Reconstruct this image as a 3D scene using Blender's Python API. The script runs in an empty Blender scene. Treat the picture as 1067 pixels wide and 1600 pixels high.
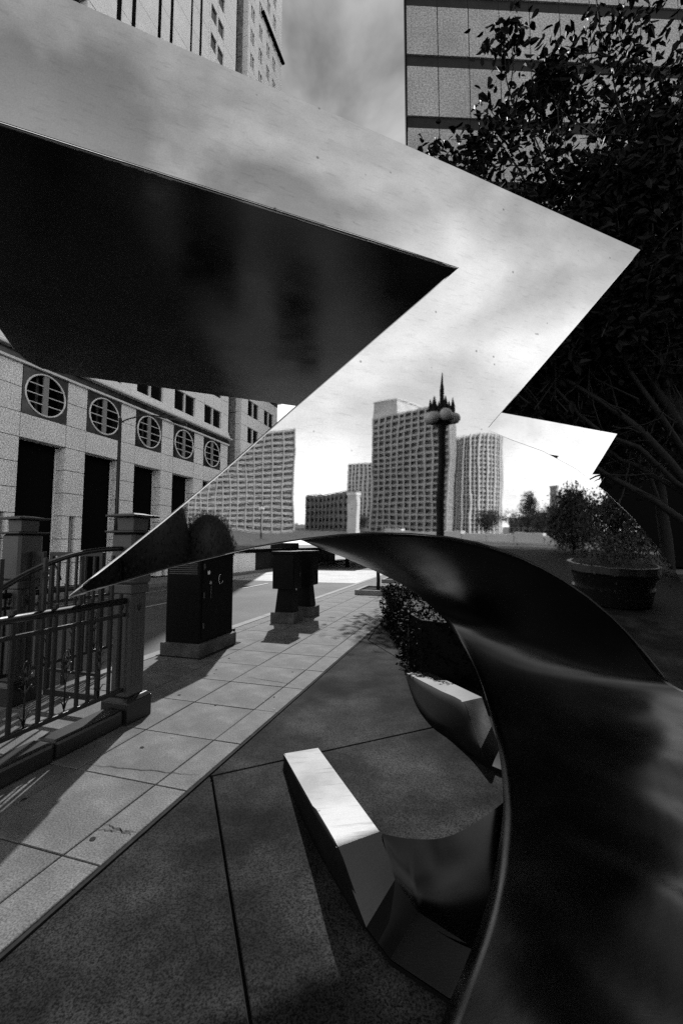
import bpy, bmesh, math, random
from mathutils import Vector, Matrix
random.seed(7)
SC = bpy.context.scene
COL = SC.collection
R = math.radians

# ------------------------------------------------------------------ camera
cam = bpy.data.cameras.new('camera'); camo = bpy.data.objects.new('camera', cam); COL.objects.link(camo)
cam.sensor_fit = 'HORIZONTAL'; cam.sensor_width = 24.0; cam.lens = 664.0 / 1067.0 * 24.0
camo.location = (0, 0, 1.4); camo.rotation_euler = (R(90) + math.atan(50 / 664.0), 0, 0)
cam.clip_start = 0.02; cam.clip_end = 3000
SC.camera = camo

# ------------------------------------------------------------------ sky and sun
SUN_EL, SUN_AZ = 40.5, -4.0           # azimuth from +Y, positive towards +X
W = bpy.data.worlds.new('World'); SC.world = W; W.use_nodes = True
nt = W.node_tree; nt.nodes.clear()
def N(nt, t, **kw):
    n = nt.nodes.new(t)
    for k, v in kw.items(): setattr(n, k, v)
    return n
out = N(nt, 'ShaderNodeOutputWorld'); bg = N(nt, 'ShaderNodeBackground')
sky = N(nt, 'ShaderNodeTexSky', sky_type='NISHITA'); sky.sun_disc = False
sky.sun_elevation = R(SUN_EL); sky.sun_rotation = R(SUN_AZ); sky.dust_density = 0.0; sky.air_density = 0.5
bw = N(nt, 'ShaderNodeRGBToBW'); nt.links.new(sky.outputs[0], bw.inputs[0])
tc = N(nt, 'ShaderNodeTexCoord'); mp = N(nt, 'ShaderNodeMapping'); mp.inputs['Scale'].default_value = (1.0, 1.0, 1.9)
nt.links.new(tc.outputs['Generated'], mp.inputs[0]); mp.inputs['Location'].default_value = (0.7, 5.3, 2.4)
cn = N(nt, 'ShaderNodeTexNoise'); cn.inputs['Scale'].default_value = 2.3; cn.inputs['Detail'].default_value = 7; cn.inputs['Roughness'].default_value = 0.5; cn.inputs['Distortion'].default_value = 0.25
nt.links.new(mp.outputs[0], cn.inputs['Vector'])
cr = N(nt, 'ShaderNodeMapRange'); cr.inputs['From Min'].default_value = 0.40; cr.inputs['From Max'].default_value = 0.68
nt.links.new(cn.outputs[0], cr.inputs[0])
sep = N(nt, 'ShaderNodeSeparateXYZ'); nt.links.new(tc.outputs['Generated'], sep.inputs[0])
hz = N(nt, 'ShaderNodeMapRange'); hz.inputs['From Min'].default_value = 0.0; hz.inputs['From Max'].default_value = 0.75
hz.inputs['To Min'].default_value = 0.93; hz.inputs['To Max'].default_value = 0.05
nt.links.new(sep.outputs['Z'], hz.inputs[0])
mx = N(nt, 'ShaderNodeMath', operation='MAXIMUM')
m2 = N(nt, 'ShaderNodeMath', operation='MULTIPLY'); m2.inputs[1].default_value = 0.42
nt.links.new(cr.outputs[0], m2.inputs[0])
ad = N(nt, 'ShaderNodeMath', operation='MULTIPLY_ADD'); ad.use_clamp = True; ad.inputs[1].default_value = 0.75
nt.links.new(hz.outputs[0], ad.inputs[0]); nt.links.new(m2.outputs[0], ad.inputs[2])
CLOUD = 17.5
mixc = N(nt, 'ShaderNodeMix'); mixc.data_type = 'FLOAT'
nt.links.new(ad.outputs[0], mixc.inputs[0]); nt.links.new(bw.outputs[0], mixc.inputs[2]); mixc.inputs[3].default_value = CLOUD
nt.links.new(mixc.outputs[0], bg.inputs[0]); bg.inputs[1].default_value = 0.062
nt.links.new(bg.outputs[0], out.inputs[0])
sl = bpy.data.lights.new('sun', 'SUN'); sl.energy = 3.2; sl.angle = R(0.8)
so = bpy.data.objects.new('sun', sl); COL.objects.link(so); so.location = (0, 10, 30)
sd = Vector((math.sin(R(SUN_AZ)) * math.cos(R(SUN_EL)), math.cos(R(SUN_AZ)) * math.cos(R(SUN_EL)), math.sin(R(SUN_EL))))
so.rotation_euler = sd.to_track_quat('Z', 'Y').to_euler()
SC.view_settings.view_transform = 'Standard'; SC.view_settings.look = 'None'
SC.view_settings.exposure = 0.9; SC.view_settings.gamma = 1.0
SC.render.engine = 'CYCLES'
SC.cycles.use_denoising = False
SC.cycles.max_bounces = 7; SC.cycles.glossy_bounces = 5; SC.cycles.diffuse_bounces = 3
SC.cycles.caustics_reflective = False; SC.cycles.caustics_refractive = False
SC.cycles.sample_clamp_indirect = 4.0

# ------------------------------------------------------------------ helpers
S_ = Vector((0.2911, 0.9567, 0)); C_ = Vector((0.9567, -0.2911, 0)); ROT = -math.atan2(0.2911, 0.9567)
def cs(c, s, z=0.0):
    """point from the street's own frame: c metres across (right +), s metres along"""
    return C_ * c + S_ * s + Vector((0, 0, z))
def finish(o, label=None, cat=None, group=None, kind=None):
    if label: o['label'] = label
    if cat: o['category'] = cat
    if group: o['group'] = group
    if kind: o['kind'] = kind
    return o
def empty(name, loc, rz=0.0, label=None, cat=None, group=None):
    o = bpy.data.objects.new(name, None); COL.objects.link(o); o.location = loc; o.rotation_euler = (0, 0, rz)
    o.empty_display_size = 0.2
    return finish(o, label, cat, group)
def mobj(name, bm, mat, parent=None, bevel=0.0, smooth=False, segs=2):
    me = bpy.data.meshes.new(name); bmesh.ops.recalc_face_normals(bm, faces=bm.faces); bm.to_mesh(me); bm.free()
    me.materials.append(mat)
    if smooth:
        for p in me.polygons: p.use_smooth = True
    o = bpy.data.objects.new(name, me); COL.objects.link(o)
    if parent: o.parent = parent
    if bevel:
        b = o.modifiers.new('bevel', 'BEVEL'); b.width = bevel; b.segments = segs; b.limit_method = 'ANGLE'; b.angle_limit = R(30)
    return o
def raw(name, verts, faces, mat, parent=None, smooth=False):
    me = bpy.data.meshes.new(name); me.from_pydata([tuple(v) for v in verts], [], faces); me.materials.append(mat); me.update()
    if smooth:
        for p in me.polygons: p.use_smooth = True
    o = bpy.data.objects.new(name, me); COL.objects.link(o)
    if parent: o.parent = parent
    return o
def box(bm, x0, x1, y0, y1, z0, z1):
    v = [bm.verts.new((x, y, z)) for z in (z0, z1) for x, y in ((x0, y0), (x1, y0), (x1, y1), (x0, y1))]
    for f in ((0, 3, 2, 1), (4, 5, 6, 7), (0, 1, 5, 4), (1, 2, 6, 5), (2, 3, 7, 6), (3, 0, 4, 7)):
        bm.faces.new([v[i] for i in f])
    return v
def bx(name, dims, mat, parent=None, bevel=0.0):
    bm = bmesh.new(); box(bm, *dims); return mobj(name, bm, mat, parent, bevel)
def frustum(bm, cx, cy, z0, z1, a0, b0, a1, b1):
    v = [bm.verts.new((cx + sx * a, cy + sy * b, z)) for z, a, b in ((z0, a0, b0), (z1, a1, b1)) for sx, sy in ((-1, -1), (1, -1), (1, 1), (-1, 1))]
    for f in ((0, 3, 2, 1), (4, 5, 6, 7), (0, 1, 5, 4), (1, 2, 6, 5), (2, 3, 7, 6), (3, 0, 4, 7)):
        bm.faces.new([v[i] for i in f])
def tube(bm, pts, rad, n=8, caps=True):
    pts = [Vector(p) for p in pts]; rings = []
    for i, p in enumerate(pts):
        a = pts[max(i - 1, 0)]; b = pts[min(i + 1, len(pts) - 1)]
        t = (b - a).normalized(); up = Vector((0, 0, 1)) if abs(t.z) < 0.95 else Vector((1, 0, 0))
        x = t.cross(up).normalized(); y = x.cross(t)
        r = rad[i] if isinstance(rad, (list, tuple)) else rad
        rings.append([bm.verts.new(p + (x * math.cos(2 * math.pi * k / n) + y * math.sin(2 * math.pi * k / n)) * r) for k in range(n)])
    for i in range(len(rings) - 1):
        for k in range(n):
            bm.faces.new((rings[i][k], rings[i][(k + 1) % n], rings[i + 1][(k + 1) % n], rings[i + 1][k]))
    if caps:
        bm.faces.new(rings[0][::-1]); bm.faces.new(rings[-1])
def catmull(pts, n):
    pts = [Vector(p) for p in pts]; out = []
    m = len(pts) - 1
    for i in range(n):
        t = i / (n - 1) * m; k = min(int(t), m - 1); f = t - k
        p0 = pts[max(k - 1, 0)]; p1 = pts[k]; p2 = pts[k + 1]; p3 = pts[min(k + 2, m)]
        out.append(0.5 * ((2 * p1) + (p2 - p0) * f + (2 * p0 - 5 * p1 + 4 * p2 - p3) * f * f + (3 * p1 - p0 - 3 * p2 + p3) * f ** 3))
    return out

# ------------------------------------------------------------------ materials (a grey world: the place is seen in black and white)
def mat(name, val, var=0.0, scale=8.0, rough=0.7, metal=0.0, bump=0.0, bscale=None, speck=0.0, sscale=300.0, stain_and_light=0.0, spec=0.5, stretch=None, coords='Object'):
    m = bpy.data.materials.new(name); m.use_nodes = True; t = m.node_tree; p = t.nodes['Principled BSDF']
    p.inputs['Roughness'].default_value = rough; p.inputs['Metallic'].default_value = metal
    p.inputs['Specular IOR Level'].default_value = spec
    tc = N(t, 'ShaderNodeTexCoord'); src = tc.outputs[coords]
    if stretch:
        mp = N(t, 'ShaderNodeMapping'); mp.inputs['Scale'].default_value = stretch; t.links.new(src, mp.inputs[0]); src = mp.outputs[0]
    base = N(t, 'ShaderNodeValue'); base.outputs[0].default_value = val; cur = base.outputs[0]
    def mulnoise(cur, amt, sc, detail=4, lo=0.3, hi=0.7):
        nz = N(t, 'ShaderNodeTexNoise'); nz.inputs['Scale'].default_value = sc; nz.inputs['Detail'].default_value = detail; nz.inputs['Roughness'].default_value = 0.6
        t.links.new(src, nz.inputs['Vector'])
        mr = N(t, 'ShaderNodeMapRange'); mr.inputs['From Min'].default_value = lo; mr.inputs['From Max'].default_value = hi
        mr.inputs['To Min'].default_value = 1 - amt; mr.inputs['To Max'].default_value = 1 + amt; t.links.new(nz.outputs[0], mr.inputs[0])
        mu = N(t, 'ShaderNodeMath', operation='MULTIPLY'); t.links.new(cur, mu.inputs[0]); t.links.new(mr.outputs[0], mu.inputs[1])
        return mu.outputs[0]
    if var: cur = mulnoise(cur, var, scale)
    if stain_and_light: cur = mulnoise(cur, stain_and_light, scale * 0.25, 6, 0.42, 0.6)
    if speck: cur = mulnoise(cur, speck, sscale, 2, 0.35, 0.65)
    cmb = N(t, 'ShaderNodeCombineColor')
    for k in range(3): t.links.new(cur, cmb.inputs[k])
    t.links.new(cmb.outputs[0], p.inputs['Base Color'])
    if bump:
        nz = N(t, 'ShaderNodeTexNoise'); nz.inputs['Scale'].default_value = bscale or scale; nz.inputs['Detail'].default_value = 5
        t.links.new(src, nz.inputs['Vector'])
        b = N(t, 'ShaderNodeBump'); b.inputs['Strength'].default_value = 1.0; b.inputs['Distance'].default_value = bump
        t.links.new(nz.outputs[0], b.inputs['Height']); t.links.new(b.outputs[0], p.inputs['Normal'])
    return m

def steel(name, base, rough, wave=0.0, wscale=1.5, scratch=0.0, spots=True, aniso=0.0, roughvar=0.02, wobble=0.0, lines=0.0):
    m = bpy.data.materials.new(name); m.use_nodes = True; t = m.node_tree; p = t.nodes['Principled BSDF']
    p.inputs['Metallic'].default_value = 1.0
    tc = N(t, 'ShaderNodeTexCoord'); src = tc.outputs['Object']
    # colour: faint smudges and small dark pits
    n1 = N(t, 'ShaderNodeTexNoise'); n1.inputs['Scale'].default_value = 2.2; n1.inputs['Detail'].default_value = 6; t.links.new(src, n1.inputs['Vector'])
    r1 = N(t, 'ShaderNodeMapRange'); r1.inputs['From Min'].default_value = 0.3; r1.inputs['From Max'].default_value = 0.7; r1.inputs['To Min'].default_value = base * 0.80; r1.inputs['To Max'].default_value = base
    t.links.new(n1.outputs[0], r1.inputs[0]); cur = r1.outputs[0]
    n2 = N(t, 'ShaderNodeTexNoise'); n2.inputs['Scale'].default_value = 210; n2.inputs['Detail'].default_value = 1; t.links.new(src, n2.inputs['Vector'])
    r2 = N(t, 'ShaderNodeMapRange'); r2.inputs['From Min'].default_value = 0.2; r2.inputs['From Max'].default_value = 0.8; r2.inputs['To Min'].default_value = 0.88; r2.inputs['To Max'].default_value = 1.12
    t.links.new(n2.outputs[0], r2.inputs[0])
    mu = N(t, 'ShaderNodeMath', operation='MULTIPLY'); t.links.new(cur, mu.inputs[0]); t.links.new(r2.outputs[0], mu.inputs[1]); cur = mu.outputs[0]
    if spots:
        v = N(t, 'ShaderNodeTexVoronoi'); v.inputs['Scale'].default_value = 7.5; t.links.new(src, v.inputs['Vector'])
        vr = N(t, 'ShaderNodeMapRange'); vr.inputs['From Min'].default_value = 0.035; vr.inputs['From Max'].default_value = 0.07; vr.inputs['To Min'].default_value = 0.45; vr.inputs['To Max'].default_value = 1.0
        t.links.new(v.outputs['Distance'], vr.inputs[0])
        m3 = N(t, 'ShaderNodeMath', operation='MULTIPLY'); t.links.new(cur, m3.inputs[0]); t.links.new(vr.outputs[0], m3.inputs[1]); cur = m3.outputs[0]
    if lines:    # fine wiping scratches and cloudy smears
        for rot, sc_, amt in (((0, R(33), R(-23)), (0.25, 11, 26), lines), ((0, R(-52), R(-23)), (0.4, 7, 18), lines * 0.6)):
            mp_ = N(t, 'ShaderNodeMapping'); mp_.inputs['Rotation'].default_value = rot; mp_.inputs['Scale'].default_value = sc_; t.links.new(src, mp_.inputs[0])
            nl = N(t, 'ShaderNodeTexNoise'); nl.inputs['Scale'].default_value = 3.0; nl.inputs['Detail'].default_value = 4; t.links.new(mp_.outputs[0], nl.inputs['Vector'])
            rl = N(t, 'ShaderNodeMapRange'); rl.inputs['From Min'].default_value = 0.28; rl.inputs['From Max'].default_value = 0.42; rl.inputs['To Min'].default_value = 1 - amt; rl.inputs['To Max'].default_value = 1.0
            t.links.new(nl.outputs[0], rl.inputs[0]); ml = N(t, 'ShaderNodeMath', operation='MULTIPLY'); t.links.new(cur, ml.inputs[0]); t.links.new(rl.outputs[0], ml.inputs[1]); cur = ml.outputs[0]
    cmb = N(t, 'ShaderNodeCombineColor')
    for k in range(3): t.links.new(cur, cmb.inputs[k])
    t.links.new(cmb.outputs[0], p.inputs['Base Color'])
    rr = N(t, 'ShaderNodeMapRange'); rr.inputs['From Min'].default_value = 0.3; rr.inputs['From Max'].default_value = 0.7; rr.inputs['To Min'].default_value = max(0.0, rough - roughvar); rr.inputs['To Max'].default_value = rough + roughvar
    n3 = N(t, 'ShaderNodeTexNoise'); n3.inputs['Scale'].default_value = 3.7; n3.inputs['Detail'].default_value = 5; t.links.new(src, n3.inputs['Vector'])
    t.links.new(n3.outputs[0], rr.inputs[0]); t.links.new(rr.outputs[0], p.inputs['Roughness'])
    p.inputs['Anisotropic'].default_value = aniso
    nrm = None
    if wave:
        n4 = N(t, 'ShaderNodeTexNoise'); n4.inputs['Scale'].default_value = wscale; n4.inputs['Detail'].default_value = 2; t.links.new(src, n4.inputs['Vector'])
        b = N(t, 'ShaderNodeBump'); b.inputs['Strength'].default_value = 1.0; b.inputs['Distance'].default_value = wave
        t.links.new(n4.outputs[0], b.inputs['Height']); nrm = b.outputs[0]
    if scratch:
        mp = N(t, 'ShaderNodeMapping'); mp.inputs['Rotation'].default_value = (0, R(33), R(-23)); mp.inputs['Scale'].default_value = (1.2, 30, 70); t.links.new(src, mp.inputs[0])
        n5 = N(t, 'ShaderNodeTexNoise'); n5.inputs['Scale'].default_value = 4.0; n5.inputs['Detail'].default_value = 3; t.links.new(mp.outputs[0], n5.inputs['Vector'])
        b2 = N(t, 'ShaderNodeBump'); b2.inputs['Strength'].default_value = 1.0; b2.inputs['Distance'].default_value = scratch
        t.links.new(n5.outputs[0], b2.inputs['Height'])
        if nrm: t.links.new(nrm, b2.inputs['Normal'])
        nrm = b2.outputs[0]
    if wobble:
        n6 = N(t, 'ShaderNodeTexNoise'); n6.inputs['Scale'].default_value = 9.0; n6.inputs['Detail'].default_value = 1; t.links.new(src, n6.inputs['Vector'])
        b3 = N(t, 'ShaderNodeBump'); b3.inputs['Strength'].default_value = 1.0; b3.inputs['Distance'].default_value = wobble
        t.links.new(n6.outputs[0], b3.inputs['Height'])
        if nrm: t.links.new(nrm, b3.inputs['Normal'])
        nrm = b3.outputs[0]
    if nrm: t.links.new(nrm, p.inputs['Normal'])
    return m

M = {}
M['mirror'] = steel('polished_steel', 0.72, 0.004, wave=0.0020, wscale=1.3, scratch=0.000012, roughvar=0.004, wobble=0.00010, lines=0.13)
M['soffit'] = steel('shade_dark_soffit_steel', 0.10, 0.20, wave=0.006, wscale=1.3, scratch=0.00012, roughvar=0.05)  # same steel as the face, darkened for the dark ground it would reflect
M['satin'] = steel('shade_dark_satin_steel', 0.05, 0.27, wave=0.012, wscale=1.4, scratch=0.0001, spots=False, roughvar=0.05)  # same steel again, base near black to stand in for dark reflections
M['brushed'] = steel('shade_dark_brushed_steel', 0.04, 0.24, wave=0.004, wscale=2.5, scratch=0.00003, roughvar=0.04)  # darkened copy of the steel, its shade put into the base colour
M['bright'] = steel('sky_lit_brushed_steel', 0.125, 0.42, wave=0.002, wscale=2.5, scratch=0.00008, roughvar=0.08, lines=0.35)  # lighter copy than satin, reflected sky put into the facet colour
M['grey_steel'] = steel('glint_dimmed_brushed_steel', 0.11, 0.5, wave=0.002, wscale=2.5, scratch=0.00006, roughvar=0.05)  # copy with its base lowered to dim the sun glint it throws
M['side_steel'] = mat('shade_black_steel_side', 0.006, 0.3, 4, 0.7, spec=0.05)  # steel sides coloured near black where they would mirror dark surroundings
M['granite'] = mat('speckled_white_granite', 0.80, 0.10, 1.2, 0.6, speck=0.42, sscale=24, bump=0.002, bscale=30)
M['granite_far'] = mat('pale_granite', 0.92, 0.08, 0.8, 0.6, speck=0.08, sscale=14)
M['granite_mold'] = mat('smooth_pale_stone', 0.7, 0.08, 2, 0.5)
M['marble'] = mat('dark_veined_marble', 0.035, 0.6, 2.2, 0.25, stain_and_light=0.5)
M['glass'] = mat('dark_window_glass', 0.008, rough=0.12, spec=0.2)
M['recess'] = mat('dark_recess', 0.006, rough=0.9, spec=0.0)
M['frame'] = mat('bronze_window_frame', 0.25, rough=0.5)
M['frame_dark'] = mat('dark_frame', 0.04, rough=0.5)
M['paving'] = mat('concrete_paving', 0.165, 0.22, 2.2, 0.75, speck=0.4, sscale=120, stain_and_light=0.35, bump=0.001, bscale=120, spec=0.10)
M['plaza'] = mat('dark_granite_paving', 0.021, 0.5, 2.0, 0.8, speck=0.75, sscale=150, stain_and_light=0.5, bump=0.0006, bscale=110, spec=0.03)  # its broad mottling also paints soft light patches onto the slabs
M['joint'] = mat('dark_joint', 0.02, 0.3, 20, 0.9, spec=0.1)
M['asphalt'] = mat('asphalt', 0.045, 0.25, 0.6, 0.85, speck=0.4, sscale=60, stain_and_light=0.3)
M['road_pale'] = mat('sunlit_concrete_roadway', 0.38, 0.2, 0.8, 0.8, speck=0.2, sscale=30)
M['ground'] = mat('city_ground', 0.08, 0.3, 0.3, 0.9, speck=0.2, sscale=10)
M['paint'] = mat('road_paint', 0.2, 0.2, 6, 0.7)
M['curb'] = mat('curb_concrete', 0.15, 0.2, 3, 0.8, speck=0.2, sscale=90)
M['iron'] = mat('painted_iron', 0.009, 0.15, 6, 0.4, speck=0.15, sscale=200, spec=0.35, bump=0.0006, bscale=90)
M['iron_post'] = mat('painted_cast_post', 0.04, 0.18, 5, 0.5, speck=0.2, sscale=160, bump=0.0008, bscale=80)
M['wallstone'] = mat('dark_polished_granite', 0.008, 0.3, 5, 0.4, speck=0.4, sscale=120)
M['cabinet'] = mat('black_enamel', 0.004, 0.2, 6, 0.45, spec=0.06)
M['pad'] = mat('weathered_concrete', 0.06, 0.3, 4, 0.85, speck=0.3, sscale=110, stain_and_light=0.4, bump=0.002, bscale=60)
M['white'] = mat('white_paint', 0.75, 0.08, 6, 0.6)
M['black'] = mat('black_paint', 0.003, rough=0.7, spec=0.03)
M['soil'] = mat('planter_soil', 0.02, 0.5, 12, 0.95, spec=0.1, bump=0.01, bscale=25)
M['bark'] = mat('dark_bark', 0.010, 0.4, 14, 0.8, bump=0.004, bscale=30, spec=0.25)
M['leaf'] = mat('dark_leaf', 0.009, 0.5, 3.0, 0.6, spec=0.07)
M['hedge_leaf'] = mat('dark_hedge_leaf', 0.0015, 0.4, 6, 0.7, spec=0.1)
M['leaf_far'] = mat('tree_leaf', 0.05, 0.4, 2, 0.7, spec=0.2)
M['tower_panel'] = mat('dark_speckled_granite_panel', 0.31, 0.12, 0.3, 0.5, speck=0.42, sscale=9, stain_and_light=0.12)
M['tower_band'] = mat('tower_dark_band', 0.014, 0.3, 1, 0.5, spec=0.15)
M['sk_dark'] = mat('tower_glass', 0.13, 0.4, 0.5, 0.4)
M['sk_conc'] = mat('tower_concrete', 0.5, 0.15, 0.4, 0.8)
M['sk_mid'] = mat('brick_facade', 0.3, 0.2, 0.5, 0.8)
M['sk_light'] = mat('light_facade', 0.6, 0.1, 0.5, 0.7)
M['globe'] = mat('frosted_globe', 0.5, rough=0.4)

# ------------------------------------------------------------------ ground, road, pavements
o = raw('ground', [(-900, -900, -0.17), (900, -900, -0.17), (900, 900, -0.17), (-900, 900, -0.17)], [(0, 1, 2, 3)], M['ground']); finish(o, kind='structure')
def sheet(name, c0, c1, s0, s1, z, m):
    o = raw(name, [cs(c0, s0, z), cs(c1, s0, z), cs(c1, s1, z), cs(c0, s1, z)], [(0, 1, 2, 3)], m); return finish(o, kind='structure')
sheet('road', -12.0, -3.9, -60, 160, -0.12, M['asphalt'])
sheet('sunlit_road_strip', -12.0, -3.9, 16.0, 24.0, -0.116, M['road_pale'])  # pale strip across the road, sunlight is put into its colour
# lane markings
lm = empty('lane_marking', cs(-7.5, 14, -0.112), ROT); finish(lm, kind='structure')
for k in range(8):
    bx('dash', (-0.06, 0.06, -11 + k * 5.0, -9.0 + k * 5.0, 0, 0.004), M['paint'], lm)
for k in range(1):
    bx('lane_line', (-2.2 + k * 4.6, -2.12 + k * 4.6, -30, 60, 0, 0.004), M['paint'], lm)
# far pavement with kerb
fp = raw('far_pavement', [], [], M['paving']); bpy.data.objects.remove(fp)
bm = bmesh.new(); box(bm, -1.6, 3.2, -40, 90, -0.12, 0.0)
o = mobj('far_pavement', bm, M['curb']); o.location = cs(-13.9, 0); o.rotation_euler = (0, 0, ROT)
finish(o, kind='structure')
# near pavement: slabs on a dark bed
pave = empty('sidewalk', cs(0, 0), ROT); finish(pave, kind='structure')
bx('paving_bed', (-3.82, -1.56, -6, 42, -0.12, -0.006), M['joint'], pave)
cj = [-3.79, -3.56, -2.97, -2.38, -1.79, -1.575]
slab_mesh = {}
for i in range(len(cj) - 1):
    w = cj[i + 1] - cj[i]
    bm = bmesh.new(); box(bm, 0.004, w - 0.004, 0.004, 0.586, -0.05, 0.0)
    o = mobj('paving_slab', bm, M['paving'], pave, bevel=0.003, segs=1)
    sj = -1.38
    for k in range(42):
        s = 1.57 - 0.59 * 5 + 0.59 * k
        q = o if k == 0 else o.copy()
        if k: COL.objects.link(q); q.parent = pave
        q.location = (cj[i], s, random.uniform(-0.0015, 0.0015)); q.rotation_euler = (random.uniform(-0.0012, 0.0012), random.uniform(-0.0012, 0.0012), 0)
bx('paving_sheet', (-3.79, -1.575, 23.4, 42, -0.05, -0.002), M['paving'], pave)
kb = empty('kerb', cs(0, 0), ROT); finish(kb, kind='structure')
for k in range(30):
    bx('kerb_stone', (-3.96, -3.80, -2 + k * 1.2 + 0.004, -2 + (k + 1) * 1.2 - 0.004, -0.13, 0.004), M['curb'], kb, bevel=0.01)

def crack(c, s, dc, dsn, seed):
    rnd = random.Random(seed); n = 14; V = []; Fc = []; 
    for i in range(n + 1):
        t = i / n; w = 0.0022 * (1 - abs(2 * t - 1) ** 2) + 0.0006
        x = c + dc * t + rnd.uniform(-0.006, 0.006); y = s + dsn * t + rnd.uniform(-0.008, 0.008)
        V += [(x, y - w, 0.0028), (x, y + w, 0.0028)]
    for i in range(n): Fc.append((2 * i, 2 * i + 1, 2 * i + 3, 2 * i + 2))
    raw('crack', V, Fc, M['joint'], pave)
crack(-1.80, 1.75, 0.22, 0.05, 1); crack(-1.79, 1.80, 0.2, -0.03, 2); crack(-2.36, 2.22, 0.75, 0.10, 3); crack(-2.9, 1.35, 0.5, 0.12, 4); crack(-2.3, 4.1, 0.6, -0.07, 5)
rnd_ = random.Random(8)
for k in range(26):      # flattened gum and small litter
    bm = bmesh.new(); r0 = rnd_.uniform(0.006, 0.016); n_ = 9
    vs_ = [bm.verts.new((r0 * rnd_.uniform(.7, 1.2) * math.cos(2 * math.pi * j / n_), r0 * rnd_.uniform(.7, 1.2) * math.sin(2 * math.pi * j / n_), 0)) for j in range(n_)]
    bm.faces.new(vs_); o = mobj('gum_spot', bm, M['joint'] if k % 3 else M['curb'], pave); o.location = (rnd_.uniform(-3.6, -1.6), rnd_.uniform(1.1, 7.5), 0.0026)
# plaza of large dark slabs beside the pavement
pl = empty('plaza', (0, 0, 0)); finish(pl, kind='structure')
bed = [cs(-1.556, -8, -0.03), cs(30, -8, -0.03), cs(30, 24, -0.03), cs(-1.556, 24, -0.03)]
raw('paving_bed', bed, [(0, 1, 2, 3)], M['joint'], pl)
def slab_poly(pts, inset=0.007, z=-0.004):
    pts = [Vector((p[0], p[1], 0)) for p in pts]; n = len(pts)
    cen = sum(pts, Vector()) / n
    area = sum(pts[i].x * pts[(i + 1) % n].y - pts[(i + 1) % n].x * pts[i].y for i in range(n))
    if area < 0: pts = pts[::-1]
    res = []
    for i in range(n):
        a, b, c = pts[i - 1], pts[i], pts[(i + 1) % n]
        e1 = (b - a).normalized(); e2 = (c - b).normalized()
        n1 = Vector((-e1.y, e1.x, 0)); n2 = Vector((-e2.y, e2.x, 0)); d = n1 + n2; d = d / max(0.25, d.dot(n1))
        res.append(b + d * inset)
    bm = bmesh.new(); vb = [bm.verts.new((p.x, p.y, z - 0.025)) for p in res]; vt = [bm.verts.new((p.x, p.y, z)) for p in res]
    bm.faces.new(vb[::-1]); bm.faces.new(vt)
    for i in range(n): bm.faces.new((vb[i], vb[(i + 1) % n], vt[(i + 1) % n], vt[i]))
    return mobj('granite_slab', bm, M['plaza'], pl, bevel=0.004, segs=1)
def E_(s): p = cs(-1.553, s); return (p.x, p.y)
J = (-0.789, 2.688); Jt = (0.656, 3.352)
dT = Vector((Jt[0] - J[0], Jt[1] - J[1])); TT = (J[0] + dT.x * 5, J[1] + dT.y * 5)
LB = (0.20, 0.20); LB2 = (0.86, -2.2)
sJ = 2.34
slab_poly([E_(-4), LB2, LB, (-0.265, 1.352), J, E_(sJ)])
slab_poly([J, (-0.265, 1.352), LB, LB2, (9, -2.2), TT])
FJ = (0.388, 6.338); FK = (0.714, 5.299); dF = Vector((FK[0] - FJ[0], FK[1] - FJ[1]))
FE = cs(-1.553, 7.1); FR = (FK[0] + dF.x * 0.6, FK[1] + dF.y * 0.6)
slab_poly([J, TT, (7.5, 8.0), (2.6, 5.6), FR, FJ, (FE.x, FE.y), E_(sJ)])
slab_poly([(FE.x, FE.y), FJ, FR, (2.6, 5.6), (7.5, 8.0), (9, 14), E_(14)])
slab_poly([E_(14), (9, 14), (12, 24), E_(23)])

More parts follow.
